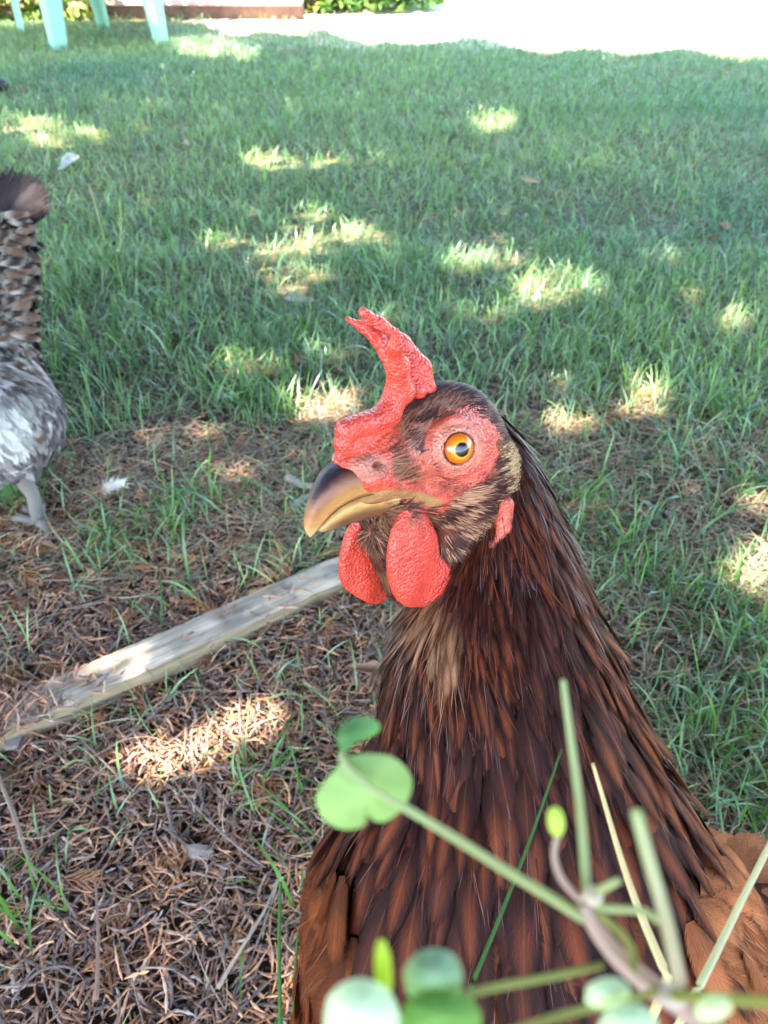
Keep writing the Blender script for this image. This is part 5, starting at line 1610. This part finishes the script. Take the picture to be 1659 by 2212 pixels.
leaflet([(880, 2160), (930, 2140), (1010, 2150), (1040, 2200), (1010, 2260), (920, 2280), (860, 2230)], .109, (.13, .27, .06), .003)
leaflet([(700, 2200), (712, 2150), (750, 2118), (795, 2115), (840, 2140), (862, 2190), (850, 2260), (780, 2300), (710, 2270)], .104, LP, .003)
leaflet([(1265, 2165), (1270, 2130), (1305, 2112), (1345, 2118), (1362, 2145), (1335, 2170), (1295, 2180)], .108, LP, .002)
leaflet([(1290, 2225), (1310, 2185), (1355, 2165), (1400, 2180), (1425, 2220), (1400, 2270), (1330, 2275)], .104, LP, .002)
leaflet([(1500, 2175), (1530, 2150), (1570, 2155), (1580, 2185), (1545, 2205), (1510, 2200)], .104, (.45, .5, .33), .002)
def stalk(pts, r0, r1, col, label, foot, name='grass_stalk', cat='grass stalk'):
    p_ = path_p(pts, 18)
    ft = np.array(foot)
    ext = smooth_curve(np.array([p_[-1], p_[-1]*.45+ft*.55+np.array([0, 0, .03]), ft]), 10)[1:]
    p_ = np.concatenate([p_, ext])
    V, F = tube(p_, np.concatenate([np.linspace(r0, r1, 18), np.full(len(ext), r1)]), 6)
    mtag(name, V, F, M_LEAF, np.array(col), label, cat)
stalk([(1213, 1618, .205), (1150, 1800, .20), (1080, 1980, .195), (1018, 2130, .19)], .00028, .0006, (.05, .12, .03), 'thin dark green grass blade slanting across the hen breast', (.03, .06, 0))
stalk([(1280, 1648, .170), (1300, 1715, .168), (1340, 1850, .163), (1380, 1965, .158), (1442, 2112, .152)], .00035, .0010, (.55, .46, .28), 'straw-coloured stalk rising between the two green seed pods', (.075, .06, 0))
stalk([(1668, 1815, .165), (1600, 1950, .160), (1550, 2052, .156), (1506, 2140, .152)], .0006, .0008, (.50, .48, .33), 'pale dry stalk at the lower right corner crossing the wing', (.06, .05, 0))
stalk([(606, 1905, .46), (603, 2050, .45), (606, 2230, .44)], .0009, .0013, (.06, .15, .035), 'upright green blade in the litter left of the hen breast', tuple(G(606, 2260)))
stalk([(652, 1975, .36), (640, 2060, .355), (632, 2230, .35)], .0006, .0009, (.07, .16, .04), 'upright green blade touching the left edge of the hen breast', tuple(G(640, 2330)))
for pts, lab in (([(192, 400, 1.35), (208, 452, 1.33), (226, 520, 1.31)], 'tall seeding grass stalk nearest the dark tail'), ([(258, 432, 1.36), (262, 490, 1.33), (258, 545, 1.31)], 'upright seeding grass stalk further right of the dark tail')):
    stalk(pts, .0014, .0009, (.34, .36, .16), lab, tuple(G(pts[-1][0], pts[-1][1]+60)))

# ================================================================== CEDAR that shades the lawn (stands left of and behind the camera)
shade_poly = [tuple(q) for q in eg]+[(5.0, -0.75), (-5.5, -0.75)]
FLECK = [(700, 490, 65, 34), (560, 545, 95, 22), (650, 592, 55, 16), (640, 350, 100, 14), (560, 345, 35, 10), (690, 800, 115, 42), (700, 880, 60, 26), (640, 640, 26, 14), (1095, 578, 110, 30), (1215, 640, 55, 22), (1050, 672, 32, 9), (1390, 870, 46, 36), (420, 1612, 95, 17), (470, 1590, 40, 30), (545, 1572, 65, 17), (520, 1028, 36, 14), (90, 285, 95, 24), (1065, 265, 34, 18), (1640, 1215, 36, 26), (440, 100, 55, 16), (1590, 700, 30, 16), (370, 865, 40, 14), (1240, 920, 34, 14), (1440, 560, 30, 12), (500, 120, 60, 10), (1640, 1090, 24, 16)]
ntry = 215000
gx_ = rng.uniform(-5.5, 5.0, ntry); gy_ = rng.uniform(-.75, 5.6, ntry)
keep = inpoly(gx_, gy_, shade_poly)
gx_, gy_ = gx_[keep], gy_[keep]; n = len(gx_)
hz = rng.uniform(2.0, 3.7, n)
big_ = (gy_ < -.1) | (np.abs(gx_) > .55*gy_+1.2)
L = np.where(big_, rng.uniform(.10, .17, n), rng.uniform(.055, .10, n)); W = L*rng.uniform(.45, .7, n)
u, v, z = proj(np.stack([gx_, gy_, np.zeros(n)], 1))
dep = np.maximum(z, .2)
ok = np.ones(n, bool)
for a, c, ra, rc in FLECK:
    if 330 < c < 900: ra *= 1.25; rc *= 1.1
    m_ = L*.28/dep*FP
    mv = m_*np.clip((CZ/np.maximum(dep, .3)), .1, 1)
    wob = 1+1.3*(noise2(gx_*1.0, gy_, 7.0, a*.1)-.42)
    opn = .80 if c > 1560 else .88
    ok &= ~((((u-a)/(ra*wob+m_))**2+((v-c)/(rc*wob+mv))**2 < 1) & (z > .1) & (rng.random(n) < opn))
gx_, gy_, hz, L, W = gx_[ok], gy_[ok], hz[ok], L[ok], W[ok]; n = len(gx_)
p = np.stack([gx_, gy_, np.zeros(n)], 1)+SUN*(hz/SUN[2])[:, None]
d = norm(rng.normal(0, 1, (n, 3))+np.array([0, 0, -.6])); nn = norm(SUN*1.2+rng.normal(0, .8, (n, 3)))
x, y, z = feather_basis(d, nn)
sh = np.array([(0, -.5), (-.42, -.15), (-.5, .2), (0, .55), (.5, .2), (.42, -.15)])
V = p[:, None]+sh[None, :, :1]*W[:, None, None]*x[:, None]+sh[None, :, 1:]*L[:, None, None]*y[:, None]
base = (np.arange(n)*6)[:, None]
F = np.concatenate([base+np.array([[0, 1, 4, 5]]), base+np.array([[1, 2, 3, 4]])])
print('cedar sprays', n)
tb = np.array([-2.9, -.9, 0.])
tree = thing('cedar_tree', 'spreading cedar tree whose boughs shade the lawn, behind the camera', 'tree', tb)
tv, tf = tube(smooth_curve(np.array([tb+[0, 0, -.1], tb+[.05, .02, 1.2], tb+[-.02, .05, 2.6], tb+[.0, 0, 4.2]]), 14), np.linspace(.20, .06, 14), 12)
obj('trunk', mesh('cedar_trunk', tv, tf, M_LITTER, np.array([.12, .075, .055])), tree)
for k in range(12):
    a = k*.55+.2; h0 = 1.9+.15*k
    e = np.array([math.cos(a)*3.0+.8, math.sin(a)*2.2+1.4, h0+.7])+tb
    tv, tf = tube(smooth_curve(np.array([tb+[0, 0, h0], (tb+[0, 0, h0])*.5+e*.5+[0, 0, .15], e]), 9), np.linspace(.055, .012, 9), 7)
    obj('limb', mesh('cedar_limb', tv, tf, M_LITTER, np.array([.12, .075, .055])), tree)
obj('foliage', mesh('cedar_foliage', V.reshape(-1, 3), F, M_LEAF, np.repeat(np.array([.045, .085, .03])*rng.uniform(.6, 1.4, (n, 1)), 6, 0)), tree, kind='stuff')
